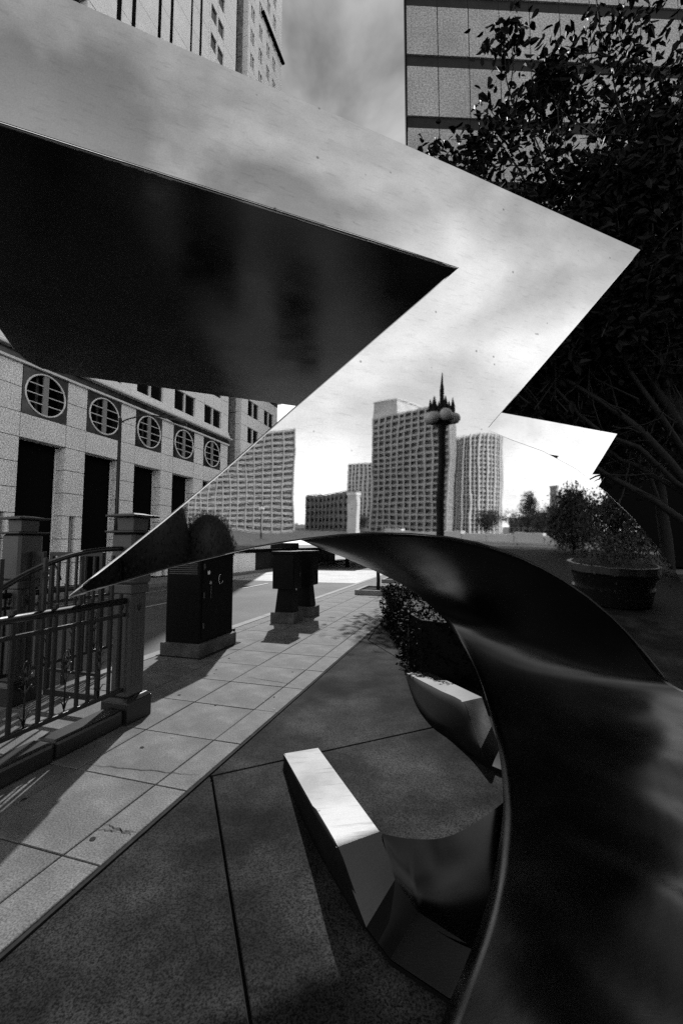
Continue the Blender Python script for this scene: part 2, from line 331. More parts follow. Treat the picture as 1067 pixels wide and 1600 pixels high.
# ------------------------------------------------------------------ railings of the stair entrance
def post(name, c, s, label):
    t = empty(name, cs(c, s), ROT, label, 'post', 'stone coloured posts of the railing')
    bm = bmesh.new(); box(bm, -0.13, 0.13, -0.13, 0.13, 0, 0.165); frustum(bm, 0, 0, 0.165, 0.195, 0.13, 0.13, 0.105, 0.105)
    mobj('base', bm, M['wallstone'], t, bevel=0.006)
    bm = bmesh.new(); box(bm, -0.085, 0.085, -0.085, 0.085, 0.19, 1.0)
    mobj('shaft', bm, M['iron_post'], t, bevel=0.012)
    for side in range(4):
        for k in (-1, 0, 1):
            bm = bmesh.new(); box(bm, -0.008, 0.008, -0.004, 0.004, 0.27, 0.80)
            f = mobj('flute', bm, M['frame_dark'], t); f.location = (0, 0, 0)
            f.rotation_euler = (0, 0, side * math.pi / 2)
            off = Vector((k * 0.042, -0.083, 0)); off.rotate(Matrix.Rotation(side * math.pi / 2, 3, 'Z')); f.location = off
        bm = bmesh.new(); box(bm, -0.045, 0.045, -0.006, 0.006, 0.84, 0.94)
        e = mobj('emblem_plate', bm, M['iron_post'], t, bevel=0.003); e.rotation_euler = (0, 0, side * math.pi / 2)
        off = Vector((0, -0.087, 0)); off.rotate(Matrix.Rotation(side * math.pi / 2, 3, 'Z')); e.location = off
        bm = bmesh.new()
        for sg in (-1, 0, 1):
            tube(bm, [(0, -0.008, 0.855), (sg * 0.012, -0.010, 0.885), (sg * 0.026, -0.008, 0.915 + (0.01 if sg == 0 else 0))], [0.003, 0.006, 0.002], 5)
        em = mobj('lotus_emblem', bm, M['iron'], e)
    bm = bmesh.new(); box(bm, -0.098, 0.098, -0.098, 0.098, 1.0, 1.075); mobj('collar', bm, M['iron_post'], t, bevel=0.008)
    bm = bmesh.new(); box(bm, -0.112, 0.112, -0.112, 0.112, 1.075, 1.49); mobj('head', bm, M['iron_post'], t, bevel=0.02, segs=1)
    bm = bmesh.new(); box(bm, -0.145, 0.145, -0.145, 0.145, 1.49, 1.508); mobj('lower_plate', bm, M['iron'], t, bevel=0.004)
    bm = bmesh.new(); frustum(bm, 0, 0, 1.508, 1.62, 0.08, 0.08, 0.085, 0.085); mobj('neck', bm, M['iron_post'], t, bevel=0.006)
    bm = bmesh.new(); box(bm, -0.145, 0.145, -0.145, 0.145, 1.62, 1.638); frustum(bm, 0, 0, 1.638, 1.655, 0.12, 0.12, 0.05, 0.05); mobj('top_plate', bm, M['iron'], t, bevel=0.004)
    return t
post('railing_post', -2.69, 2.88, 'square fluted railing post with lotus emblem, nearest to the camera side of the pavement')
post('railing_post', -3.92, 2.88, 'square fluted railing post across the gate, farther left near the road')

def lotus(parent, x, y, z0, along):
    """slim stem with curved leaves and a bud, spreading along the rail"""
    bm = bmesh.new(); A = Vector(along)
    P = lambda a, z: Vector((x, y, 0)) + A * a + Vector((0, 0, z))
    tube(bm, [P(0, z0), P(0, z0 + 0.33)], 0.0055, 6)
    for zz, w in ((z0 + 0.02, 0.042), (z0 + 0.19, 0.042), (z0 + 0.26, 0.042)):
        for sg in (-1, 1):
            tube(bm, [P(sg * 0.004, zz), P(sg * 0.012, zz + 0.03), P(sg * 0.026, zz + 0.05), P(sg * w, zz + 0.062)], [0.005, 0.0045, 0.004, 0.003], 5)
    for sg in (-1, 1):
        tube(bm, [P(0, z0 + 0.31), P(sg * 0.017, z0 + 0.33), P(sg * 0.02, z0 + 0.36), P(sg * 0.012, z0 + 0.39), P(0, z0 + 0.405)], 0.004, 5)
    tube(bm, [P(0, z0 + 0.30), P(0, z0 + 0.335), P(0, z0 + 0.37)], [0.004, 0.010, 0.002], 6)
    return mobj('lotus_ornament', bm, M['iron'], parent, smooth=True)
def railing(name, c, s0, s1, label, hand=True, top=1.33):
    t = empty(name, cs(c, s0), ROT, label, 'railing', 'iron railings with lotus ornaments')
    L = s1 - s0
    bm = bmesh.new(); tube(bm, [(0, 0, 0.945), (0, L, 0.945)], 0.026, 12); mobj('round_rail', bm, M['iron'], t, smooth=True)
    bx('middle_rail', (-0.014, 0.014, 0, L, 0.822, 0.85), M['iron'], t, bevel=0.004)
    bx('bottom_rail', (-0.016, 0.016, 0, L, 0.238, 0.268), M['iron'], t, bevel=0.004)
    k = 0; s = L - 0.04
    while s > 0.02:
        if k % 3 == 2 or False: lotus(t, 0, s, 0.268, (0, 1, 0))
        else: bx('baluster', (-0.009, 0.009, s - 0.011, s + 0.011, 0.268, top - 0.02 if k % 3 == 1 else 1.0), M['iron'], t)
        k += 1; s -= 0.0915
    bx('support_leg', (-0.02, 0.02, L * 0.3, L * 0.3 + 0.035, 0.0, 0.24), M['iron'], t)
    return t
r1 = railing('iron_railing', -2.66, 0.3, 2.79, 'dark iron railing with lotus ornaments on the low granite wall, left of the near post')
# sloping stair handrail: a curved tube rising to the post
hr = empty('stair_handrail', cs(-2.74, 1.2), ROT, 'polished curved handrail tube rising above the railing to the post', 'handrail')
bm = bmesh.new()
hp = [cs(c, s, z) for c, s, z in ((-2.75, 1.0, 0.80), (-2.75, 1.4, 0.93), (-2.74, 1.8, 1.085), (-2.74, 2.03, 1.20), (-2.735, 2.2, 1.272), (-2.73, 2.36, 1.32), (-2.72, 2.5, 1.345), (-2.70, 2.66, 1.36), (-2.69, 2.79, 1.362))]
inv = Matrix.Translation(hr.location).inverted()
hpl = [Matrix.Rotation(-ROT, 4, 'Z') @ (p - hr.location) for p in catmull(hp, 40)]
tube(bm, hpl, 0.019, 12); mobj('tube', bm, M['iron'], hr, smooth=True)
bm = bmesh.new(); tube(bm, [hpl[20], hpl[20] + Vector((0.05, 0, -0.05)), hpl[20] + Vector((0.08, 0, -0.12))], 0.007, 6); mobj('bracket', bm, M['iron'], hr, smooth=True)
r2 = railing('iron_railing', -3.92, 0.8, 2.79, 'dark iron railing with lotus ornaments on the road side, left of the far post')
r3 = railing('iron_railing', -3.92, 2.97, 4.2, 'dark iron railing with lotus ornaments running on behind the gate')
# gate between the posts
gt = empty('entrance_gate', cs(-3.3, 2.88), ROT, 'open barred iron gate between the two square posts', 'gate')
def leaf(x0, x1):
    f = bx('gate_frame', (x0, x0 + 0.035, -0.015, 0.015, 0.1, 1.33), M['iron'], gt, bevel=0.003)
    bx('gate_stile', (x1 - 0.035, x1, -0.015, 0.015, 0.1, 1.33), M['iron'], gt, bevel=0.003)
    bx('gate_rail', (x0 + 0.035, x1 - 0.035, -0.014, 0.014, 1.295, 1.33), M['iron'], gt)
    bx('gate_rail', (x0 + 0.035, x1 - 0.035, -0.014, 0.014, 0.1, 0.15), M['iron'], gt)
    bx('gate_rail', (x0 + 0.035, x1 - 0.035, -0.014, 0.014, 0.30, 0.325), M['iron'], gt)
    n = max(1, int((x1 - x0) / 0.09)); 
    for k in range(1, n):
        xx = x0 + (x1 - x0) * k / n
        bx('gate_bar', (xx - 0.009, xx + 0.009, -0.009, 0.009, 0.325, 1.295), M['iron'], gt)
leaf(-0.50, -0.34); leaf(-0.27, 0.32)
bm = bmesh.new()
for z in (1.10, 1.16):
    tube(bm, [(-0.33, 0, z - 0.02), (-0.318, 0, z), (-0.33, 0, z + 0.02)], 0.009, 6); tube(bm, [(-0.28, 0, z - 0.02), (-0.292, 0, z), (-0.28, 0, z + 0.02)], 0.009, 6)
mobj('hinge', bm, M['iron'], gt)
# low granite wall under the railing, in three stones
lw = empty('low_wall', cs(-2.67, 0), ROT, 'low dark granite curb wall under the iron railing', 'wall')
for a, b in ((-2.2, 0.45), (0.458, 2.18), (2.188, 2.745)):
    bm = bmesh.new(); box(bm, -0.10, 0.085, a, b, 0, 0.125); mobj('wall_stone', bm, M['wallstone'], lw, bevel=0.022, segs=2)

# ------------------------------------------------------------------ utility cabinets
def pad(parent, x0, x1, y0, y1, h):
    return bx('concrete_pad', (x0, x1, y0, y1, 0, h), M['pad'], parent, bevel=0.012)
cb = empty('utility_cabinet', cs(-3.78, 4.56), ROT, 'large black utility cabinet with ring sticker on a concrete plinth', 'cabinet')
pad(cb, 0, 0.58, 0, 0.86, 0.165)
bx('ground_plate', (-0.03, 0.62, -0.03, 0.92, 0, 0.008), M['joint'], cb)
bx('cabinet_body', (0.045, 0.535, 0.045, 0.82, 0.165, 1.235), M['cabinet'], cb, bevel=0.008)
bm = bmesh.new(); frustum(bm, 0.29, 0.432, 1.235, 1.30, 0.265, 0.40, 0.24, 0.37); mobj('lid', bm, M['cabinet'], cb, bevel=0.006)
bx('door', (0.535, 0.545, 0.09, 0.78, 0.22, 1.2), M['cabinet'], cb, bevel=0.003)
h = bx('handle', (0.545, 0.56, 0.25, 0.262, 0.70, 0.86), M['frame_dark'], cb, bevel=0.003)
for yy, zz in ((0.115, 0.34), (0.115, 0.72), (0.115, 1.08)): bx('hinge', (0.545, 0.556, yy - 0.012, yy + 0.012, zz, zz + 0.07), M['frame_dark'], cb, bevel=0.002)
for k in range(6): bx('vent_slot', (0.08 + 0.0, 0.50, 0.040, 0.046, 1.02 + k * 0.025, 1.03 + k * 0.025), M['frame_dark'], cb)
bx('lock', (0.545, 0.553, 0.235, 0.275, 0.88, 0.92), M['frame'], cb, bevel=0.003)
bx('label_plate', (0.546, 0.549, 0.19, 0.235, 1.01, 1.055), M['white'], cb)
bm = bmesh.new()
for a0, a1 in ((100, 200), (205, 262), (290, 345)):
    tube(bm, [(0.548, 0.49 + 0.05 * math.cos(R(a)), 0.93 + 0.065 * math.sin(R(a))) for a in range(a0, a1, 12)], 0.0045, 5)
mobj('ring_sticker', bm, M['sk_light'], cb)
bm = bmesh.new(); tube(bm, [(0.50, 0.86, 0.18), (0.50, 0.93, 0.18), (0.50, 0.94, 0.10)], 0.02, 8); mobj('pipe_stub', bm, M['cabinet'], cb)
def small_cab(c, s, label):
    t = empty('signal_cabinet', cs(c, s), ROT, label, 'cabinet', 'pair of black signal cabinets')
    pad(t, 0, 0.46, 0, 0.40, 0.19)
    bm = bmesh.new(); frustum(bm, 0.23, 0.2, 0.19, 0.60, 0.17, 0.14, 0.125, 0.12); mobj('pedestal', bm, M['cabinet'], t)
    bx('cabinet_body', (0.03, 0.43, 0.01, 0.39, 0.60, 1.22), M['cabinet'], t, bevel=0.008)
    bx('lid', (0.01, 0.45, -0.01, 0.41, 1.22, 1.27), M['cabinet'], t, bevel=0.006)
    bx('door', (0.43, 0.437, 0.04, 0.36, 0.64, 1.19), M['cabinet'], t)
    bx('handle', (0.437, 0.447, 0.30, 0.31, 0.8, 0.9), M['frame_dark'], t)
    return t
small_cab(-3.44, 6.96, 'black signal cabinet on a tapered pedestal, the nearer of the pair')
small_cab(-3.38, 7.70, 'black signal cabinet just behind its twin, farther along the pavement')

# ------------------------------------------------------------------ trees
def leaf_cloud(name, blobs, n, size, m, parent=None, kind=None, hang=0.4, seed=1, sp=0.34, twig=False):
    rnd = random.Random(seed); V = []; F = []; tb = bmesh.new()
    tot = sum(b[3] for b in blobs)
    for (cx, cy, cz), (rx, ry, rz), clump, wgt in blobs:
        k = int(n * wgt / tot); cl = []
        nc = max(3, k // clump)
        for _ in range(nc):
            while True:
                d = Vector((rnd.uniform(-1, 1), rnd.uniform(-1, 1), rnd.uniform(-1, 1)))
                if d.length < 1: break
            cl.append(Vector((cx + d.x * rx, cy + d.y * ry, cz + d.z * rz)))
        if twig:
            for c in cl:
                inn = (Vector((cx, cy, cz - rz * 1.2)) - c).normalized(); e = c + inn * 1.1 + Vector((rnd.gauss(0, .2), rnd.gauss(0, .2), rnd.gauss(0, .2)))
                tube(tb, [c + Vector((rnd.gauss(0, .1), 0, 0.25)), c, c.lerp(e, .5) + Vector((rnd.gauss(0, .06), rnd.gauss(0, .06), 0)), e], [0.004, 0.007, 0.010, 0.014], 4)
        for i in range(k):
            c = cl[i % nc]
            p = c + Vector((rnd.gauss(0, sp), rnd.gauss(0, sp), rnd.gauss(0, sp * 0.9)))
            s = size * rnd.uniform(0.6, 1.3)
            ax = Vector((rnd.gauss(0, 1), rnd.gauss(0, 1), rnd.gauss(0, 0.6) - hang)).normalized()
            sd_ = ax.cross(Vector((rnd.gauss(0, 1), rnd.gauss(0, 1), rnd.gauss(0, 1)))).normalized(); nn = ax.cross(sd_)
            b0 = len(V)
            q1 = nn * s * 0.09; tip = p + ax * s - nn * s * 0.12
            V += [p, p + ax * s * 0.22 + sd_ * s * 0.26 + q1, p + ax * s * 0.62 + sd_ * s * 0.21 + q1, tip, p + ax * s * 0.62 - sd_ * s * 0.21 + q1, p + ax * s * 0.22 - sd_ * s * 0.26 + q1]
            F += [(b0, b0 + 1, b0 + 2, b0 + 3), (b0, b0 + 3, b0 + 4, b0 + 5)]
    o = raw(name, V, F, m, parent)
    if kind: o['kind'] = kind
    if twig: tw_ = mobj('twigs', tb, M['bark'], parent); tw_['kind'] = 'stuff'
    else: tb.free()
    return o
def limb(bm, a, b, r0, r1, rnd, n=7, wob=0.12):
    a = Vector(a); b = Vector(b); L = (b - a).length; pts = []; rad = []
    off = Vector((0, 0, 0))
    for i in range(n):
        t = i / (n - 1)
        if 0 < i < n - 1: off = off + Vector((rnd.gauss(0, 1), rnd.gauss(0, 1), rnd.gauss(0, 1))) * wob * L / n
        pts.append(a.lerp(b, t) + off * (1 - t * 0.3) * (1 if i else 0)); rad.append(r0 + (r1 - r0) * t)
    tube(bm, pts, rad, 7); return pts
def tree(name, base, trunk_top, r, branches, blobs, n, size, label, m='leaf', group=None, seed=3, twigs=10, cat='tree', hang=0.4, sp=0.34, twig=False):
    rnd = random.Random(seed)
    t = empty(name, base, 0, label, cat, group); B = Vector(base)
    bm = bmesh.new(); tp = limb(bm, (0, 0, -0.05), Vector(trunk_top) - B, r, r * 0.6, rnd, 9, 0.06); mobj('trunk', bm, M['bark'], t, smooth=True)
    for (tt, end, rr) in branches:
        a = tp[min(int(tt * 8), 8)]; bm = bmesh.new(); pts = limb(bm, a, Vector(end) - B, rr, rr * 0.22, rnd, 10, 0.14)
        for _ in range(twigs):
            q = pts[rnd.randint(3, 9)]; e = q + Vector((rnd.gauss(0, .5), rnd.gauss(0, .5), rnd.gauss(0.15, .45)))
            limb(bm, q, e, rr * 0.25, 0.006, rnd, 5, 0.2)
        mobj('branch', bm, M['bark'], t, smooth=True)
    bl = [((c[0] - B.x, c[1] - B.y, c[2] - B.z), rr_, cl, w) for c, rr_, cl, w in blobs]
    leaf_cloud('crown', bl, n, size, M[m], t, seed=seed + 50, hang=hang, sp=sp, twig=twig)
    return t
# big dark trees on the right, their branches reaching over the sculpture
tree('plaza_tree', (6.6, 7.2, 0), (6.0, 7.4, 4.4), 0.20,
     [(0.45, (2.4, 7.6, 3.7), 0.07), (0.6, (3.0, 7.6, 5.0), 0.08), (0.75, (3.6, 7.0, 7.0), 0.08), (0.9, (5.6, 7.2, 9.6), 0.09), (0.8, (4.6, 6.4, 6.0), 0.07), (0.7, (8.5, 7.5, 8.0), 0.08), (0.95, (3.0, 7.6, 8.8), 0.06), (0.5, (4.2, 7.9, 3.6), 0.06), (0.9, (7.0, 6.6, 10.0), 0.06), (0.85, (3.4, 6.9, 9.4), 0.05), (0.9, (4.8, 6.8, 10.2), 0.05), (0.7, (2.4, 7.0, 7.6), 0.05), (0.6, (2.0, 7.2, 6.4), 0.05)],
     [((3.6, 7.4, 6.0), (1.8, 1.2, 1.7), 70, 34), ((5.8, 7.2, 6.2), (2.2, 1.4, 2.3), 70, 44), ((4.8, 7.2, 8.7), (2.6, 1.0, 1.3), 60, 5.5), ((6.2, 7.2, 9.9), (2.2, 1.0, 1.2), 60, 4.5), ((2.3, 7.0, 7.9), (1.0, 0.6, 1.0), 60, 4), ((1.9, 7.2, 6.9), (0.7, 0.6, 0.8), 55, 3.5), ((3.6, 7.0, 9.8), (1.5, 0.6, 0.8), 55, 2.5), ((5.6, 7.0, 7.6), (2.4, 0.8, 1.0), 60, 7), ((7.6, 7.5, 8.0), (1.8, 1.5, 2.0), 60, 14), ((4.6, 8.4, 3.9), (2.3, 0.8, 1.0), 60, 16), ((1.95, 7.4, 5.9), (0.7, 0.8, 1.0), 60, 5)],
     36000, 0.165, 'tall dark leafy tree reaching over the sculpture, its branches against the panelled tower', seed=5, twigs=18, sp=0.2, twig=True)
tree('plaza_tree', (3.4, 11.5, 0), (3.5, 11.4, 4.0), 0.17,
     [(0.6, (2.4, 11.0, 7.0), 0.07), (0.8, (4.6, 11.6, 8.5), 0.07), (0.9, (3.2, 12, 9.5), 0.07), (0.5, (5.6, 11, 6), 0.07)],
     [((3.9, 11.6, 6.6), (1.6, 1.6, 3.6), 70, 30), ((6.4, 11.6, 6.0), (2.0, 1.6, 3.4), 70, 20), ((2.9, 11.5, 9.8), (0.8, 0.9, 1.0), 80, 3)],
     16000, 0.15, 'dark leafy tree standing behind the front plaza tree, hiding the foot of the tower', seed=9)
tree('plaza_tree', (9.6, 12.5, 0), (9.4, 12.4, 4.6), 0.2,
     [(0.6, (7.4, 12.0, 7.5), 0.08), (0.8, (10.6, 12.6, 9.5), 0.08), (0.9, (9, 12, 10.5), 0.07)],
     [((9.0, 12.4, 7.0), (3.0, 2.0, 3.8), 70, 30), ((11.5, 12, 7.0), (2.5, 2.0, 3.4), 70, 16)],
     15000, 0.16, 'dark leafy tree at the right rear of the plaza, farthest right of the trees', seed=11)
# hedge beside the path
hb = empty('clipped_hedge', (2.2, 5.6, 0), 0, 'dense dark clipped hedge behind the sculpture base', 'hedge')
bm = bmesh.new(); pts = [(0.78, 7.6), (0.86, 6.0), (0.78, 5.0), (0.84, 4.55), (1.35, 4.2), (2.6, 4.3), (4.6, 5.4), (4.8, 8.4)]
vb = [bm.verts.new((x - 2.2, y - 5.6, 0)) for x, y in pts]; vt = [bm.verts.new((x - 2.2, y - 5.6, 0.60)) for x, y in pts]
bm.faces.new(vb[::-1]); bm.faces.new(vt)
for i in range(len(pts)): bm.faces.new((vb[i], vb[(i + 1) % 8], vt[(i + 1) % 8], vt[i]))
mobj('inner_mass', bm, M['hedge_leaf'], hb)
V = []; F = []; rnd = random.Random(4)
def hl(p, nrm):
    s = rnd.uniform(0.02, 0.045); ax = (Vector((rnd.gauss(0, 1), rnd.gauss(0, 1), rnd.gauss(0, 1))) + nrm * 0.8).normalized()
    sd_ = ax.cross(Vector((rnd.gauss(0, 1), rnd.gauss(0, 1), rnd.gauss(0, 1)))).normalized(); b0 = len(V)
    V.extend([p, p + ax * s * .5 + sd_ * s * .4, p + ax * s * 1.3, p + ax * s * .5 - sd_ * s * .4]); F.append((b0, b0 + 1, b0 + 2, b0 + 3))
for i in range(len(pts)):
    a = Vector((pts[i][0] - 2.2, pts[i][1] - 5.6, 0)); b = Vector((pts[(i + 1) % 8][0] - 2.2, pts[(i + 1) % 8][1] - 5.6, 0)); e = b - a
    nr = Vector((e.y, -e.x, 0)).normalized()
    if nr.dot((a + b) / 2) < 0: nr = -nr
    for _ in range(int(e.length * 900)):
        t_ = rnd.random(); z = rnd.uniform(0, 0.66); bul = 0.05 * math.sin(t_ * e.length * 7 + i) + 0.03 * math.sin(z * 19 + t_ * 9)
        hl(a + e * t_ + Vector((0, 0, z)) + nr * (rnd.gauss(0.02, 0.02) + bul), nr)
for _ in range(9000):
    x, y = rnd.uniform(0.8, 4.7), rnd.uniform(4.3, 8.2)
    hl(Vector((x - 2.2, y - 5.6, 0.60 + rnd.gauss(0.02, 0.02) + 0.03 * math.sin(x * 5) * math.sin(y * 4))), Vector((0, 0, 1)))
o = raw('foliage', V, F, M['hedge_leaf'], hb); o['kind'] = 'stuff'

# ------------------------------------------------------------------ kerbside planters with street trees
def planter(c0, c1, s0, s1, label, tlabel, seed):
    t = empty('tree_planter', cs(c0, s0), ROT, label, 'planter', 'low stone tree planters along the kerb'); w = c1 - c0; d = s1 - s0
    for dm in ((0, w, 0, .09), (0, w, d - .09, d), (0, .09, .092, d - .092), (w - .09, w, .092, d - .092)):
        bx('kerb_stone', (*dm, 0.0, 0.13), M['curb'], t, bevel=0.008)
    bx('soil', (.092, w - .092, .092, d - .092, 0, 0.08), M['soil'], t)
    p = cs((c0 + c1) / 2, (s0 + s1) / 2, 0.08)
    tree('street_tree', p, (p.x + .02, p.y, 2.6), 0.055,
         [(0.9, (p.x - .5, p.y, 4.2), .03), (0.95, (p.x + .6, p.y + .2, 4.4), .03), (0.9, (p.x, p.y - .5, 4.8), .03)],
         [((p.x, p.y, 4.3), (1.2, 1.2, 1.1), 40, 1)], 2600, 0.14, tlabel, seed=seed, twigs=5, group='slim street trees in kerbside planters')
planter(-3.12, -2.1, 11.5, 12.9, 'low stone planter with a slim tree, the nearer one', 'slim street tree in the nearer stone planter', 21)
planter(-3.12, -2.1, 15.2, 16.6, 'low stone planter with a slim tree, second along the kerb', 'slim street tree in the second stone planter', 22)
planter(-3.12, -2.1, 19.2, 20.6, 'low stone planter with a slim tree, farthest along the kerb', 'slim street tree in the farthest stone planter', 23)

# ------------------------------------------------------------------ street lamp on the far side of the road
sp = empty('street_lamp', cs(-10.2, 10.25, 0), ROT, 'slender dark street lamp with a curved arm before the granite facade', 'street lamp')
bm = bmesh.new(); tube(bm, [(0, 0, 0), (0, 0, 2.5), (0, 0, 5.25)], [0.075, 0.055, 0.045], 10); mobj('pole', bm, M['iron'], sp, smooth=True)
bm = bmesh.new(); tube(bm, catmull([(0, 0, 5.1), (0.12, 0.25, 5.3), (0.35, 0.8, 5.55), (0.5, 1.3, 5.6), (0.6, 1.6, 5.6)], 16), 0.022, 8); mobj('arm', bm, M['iron'], sp, smooth=True)
bm = bmesh.new(); tube(bm, [(0.56, 1.5, 5.6), (0.62, 1.68, 5.6), (0.74, 2.05, 5.57), (0.78, 2.15, 5.56)], [0.03, 0.09, 0.085, 0.02], 10); mobj('lamp_head', bm, M['iron'], sp, smooth=True)

# ------------------------------------------------------------------ granite office block on the left (street frame: x = outward to the road, y = along)
FX = -12.5
def office(name, s0, s1, ztop, label, kind):
    t = empty(name, cs(FX, s0), ROT, label, 'office building'); L = s1 - s0
    bx('inner_wall', (-11.0, -0.42, 0.02, L - 0.02, 0, ztop - 0.3), M['recess'], t)
    bx('roof', (-11.0, -0.3, 0.0, L, ztop - 0.3, ztop), M['granite_mold'], t)
    return t
g = 0.011
def panel(t, y0, y1, z0, z1, depth=0.36, out=0.0, m='granite', nm='stone_panel'):
    return bx(nm, (-depth, out, y0 + g, y1 - g, z0 + g, z1 - g), M[m], t)
rowz = [0.05, 0.80, 1.56, 2.30, 3.04, 3.78, 4.52]
A = office('office_block', 3.0, 19.93, 37.0, 'white granite office block with round windows above its tall doorways', 0)
o0 = 3.0
P0 = 8.16; PB = 2.215; PW = 0.745
k0 = -2
for k in range(-2, 6):
    y0 = P0 + PB * k - o0; y1 = y0 + PW
    if k == 5: y1 = 19.93 - o0
    for i in range(6): # piers, with the slot in the bottom rows
        if rowz[i] < 2.2:
            panel(A, y0, y0 + 0.27, rowz[i], rowz[i + 1]); panel(A, y0 + 0.47, y1, rowz[i], rowz[i + 1])
            if i == 0: bx('bronze_strip', (-0.30, -0.06, y0 + 0.34, y0 + 0.40, 0.05, 2.15), M['frame'], A)
        else: panel(A, y0, y1, rowz[i], rowz[i + 1])
    for z0, z1 in ((4.52, 5.25), (5.25, 6.0), (6.0, 6.70)): panel(A, y0, y1, z0, z1)
    if k == 5: break
    w0 = y1; w1 = y0 + PB
    panel(A, w0, w1, 4.52, 5.25)
    # inner reveal of the pier (grey side), door assembly set back
    bx('reveal', (-1.2, -0.37, w1 - 0.02, w1 + 0.01, 0, 4.5), M['granite_far'], A)
    dr = bx('doorway', (-1.3, -1.18, w0, w1, 0, 4.5), M['glass'], A)
    bx('transom', (-1.18, -1.10, w0, w1 - 0.02, 2.16, 2.26), M['frame'], A)
    bx('transom', (-1.18, -1.10, w0, w0 + 0.45, 3.62, 3.67), M['frame'], A)
    bx('mullion', (-1.18, -1.12, w1 - 0.42, w1 - 0.37, 0, 3.6), M['frame_dark'], A)
    # marble square with round window
    bm = bmesh.new(); cy = (w0 + w1) / 2; cz = 5.97; rr = 0.64; n = 40
    ring = []; sq = []
    for j in range(n):
        a = 2 * math.pi * j / n; ca, sa = math.cos(a), math.sin(a)
        ring.append((cy + rr * ca, cz + rr * sa)); q = 1 / max(abs(ca) / ((w1 - w0) / 2 - 0.012), abs(sa) / 0.715)
        sq.append((cy + q * ca, cz + q * sa))
    vr = [bm.verts.new((0, y, z)) for y, z in ring]; vs = [bm.verts.new((0, y, z)) for y, z in sq]; vd = [bm.verts.new((-0.3, y, z)) for y, z in ring]
    for j in range(n):
        b = (j + 1) % n; bm.faces.new((vr[j], vr[b], vs[b], vs[j])); bm.faces.new((vr[j], vd[j], vd[b], vr[b]))
    sqo = mobj('marble_square', bm, M['marble'], A)
    wd = empty('round_window', (0, cy, cz))
    wd.parent = A
    bm = bmesh.new(); tube(bm, [(0.01, 0.64 * math.cos(2 * math.pi * j / 40), 0.64 * math.sin(2 * math.pi * j / 40)) for j in range(41)], 0.028, 6, False); mobj('ring_frame', bm, M['white'], wd, smooth=True)
    bx('mullion', (-0.05, 0.0, -0.085, 0.085, -0.63, 0.63), M['frame'], wd)
    bx('mullion', (-0.22, -0.17, -0.2, -0.12, -0.6, 0.6), M['frame_dark'], wd)
    for zz in (-0.3, -0.02, 0.28):
        hw = math.sqrt(0.64 ** 2 - zz ** 2) - 0.01
        bx('bar', (-0.03, 0.005, -hw, -0.086, zz - 0.014, zz + 0.014), M['sk_light'], wd); bx('bar', (-0.03, 0.005, 0.086, hw, zz - 0.014, zz + 0.014), M['sk_light'], wd)
LA = 19.93 - o0
bx('moulding', (-0.3, 0.10, 0, LA, 6.70, 6.77), M['white'], A)
bx('frieze', (-0.3, 0.02, 0, LA, 6.772, 7.02), M['marble'], A)
bx('cornice', (-0.3, 0.22, -0.1, LA + 0.12, 7.022, 7.10), M['granite_mold'], A, bevel=0.015)
def floors(t, L, y_off, z0, z1, wins, ends, m='granite_far', per=1.65, wh=0.93, sp=0.72):
    """upper floors: window pairs between panels.  wins: list of (y0,y1) pair openings, the rest panel columns"""
    z = z0
    while z < z1:
        # sill band in two courses, then window band
        zs = z; 
        prev = 0.0
        cuts = [0.0]
        for a, b in wins: cuts += [a, b]
        cuts.append(L)
        for i in range(len(cuts) - 1):
            a, b = cuts[i], cuts[i + 1]
            if b - a < 0.05: continue
            if i % 2 == 0:
                panel(t, a, b, zs, zs + wh, m=m); panel(t, a, b, zs + wh, zs + per, m=m)
            else:
                bx('window', (-0.14, -0.10, a, b, zs, zs + wh), M['glass'], t)
                mm = (a + b) / 2
                bx('window_mullion', (-0.10, -0.03, mm - 0.045, mm + 0.045, zs, zs + wh), M['granite_mold'], t)
                panel(t, a, mm, zs + wh, zs + per, m=m); panel(t, mm, b, zs + wh, zs + per, m=m)
        z += per
wins = [(P0 + PB * k + PW - o0, P0 + PB * (k + 1) - o0) for k in range(2, 5)]
# below the windows: two thin ledges
for z0_, z1_, ot in ((7.10, 7.25, 0.12), (7.25, 7.42, 0.05)):
    for k in range(0, 12): bx('ledge_stone', (-0.3, ot, LA * k / 12 + g, LA * (k + 1) / 12 - g, z0_ + 0.004, z1_ - 0.004), M['granite_far'], A)
upb = empty('upper_floors', (0, 0, 0)); upb.parent = A
winsA = [(P0 + PB * k + PW - o0, P0 + PB * (k + 1) - o0) for k in range(-1, 5)]
floors(upb, LA, 0, 7.42, 10.6, winsA, 0)
# middle storeys, hidden behind the sculpture: plain panels and windows in tall pieces
for a, b in zip([0] + [w[1] for w in winsA], [w[0] for w in winsA] + [LA]):
    if b - a > 0.05:
        for z in (10.72, 14.0, 17.3): panel(upb, a, b, z, z + 3.28, m='granite_far')
for a, b in winsA:
    bx('window', (-0.40, -0.36, a, b, 10.72, 20.58), M['glass'], upb)
    bx('window_mullion', (-0.36, -0.04, (a + b) / 2 - 0.035, (a + b) / 2 + 0.035, 10.72, 20.58), M['granite_mold'], upb)
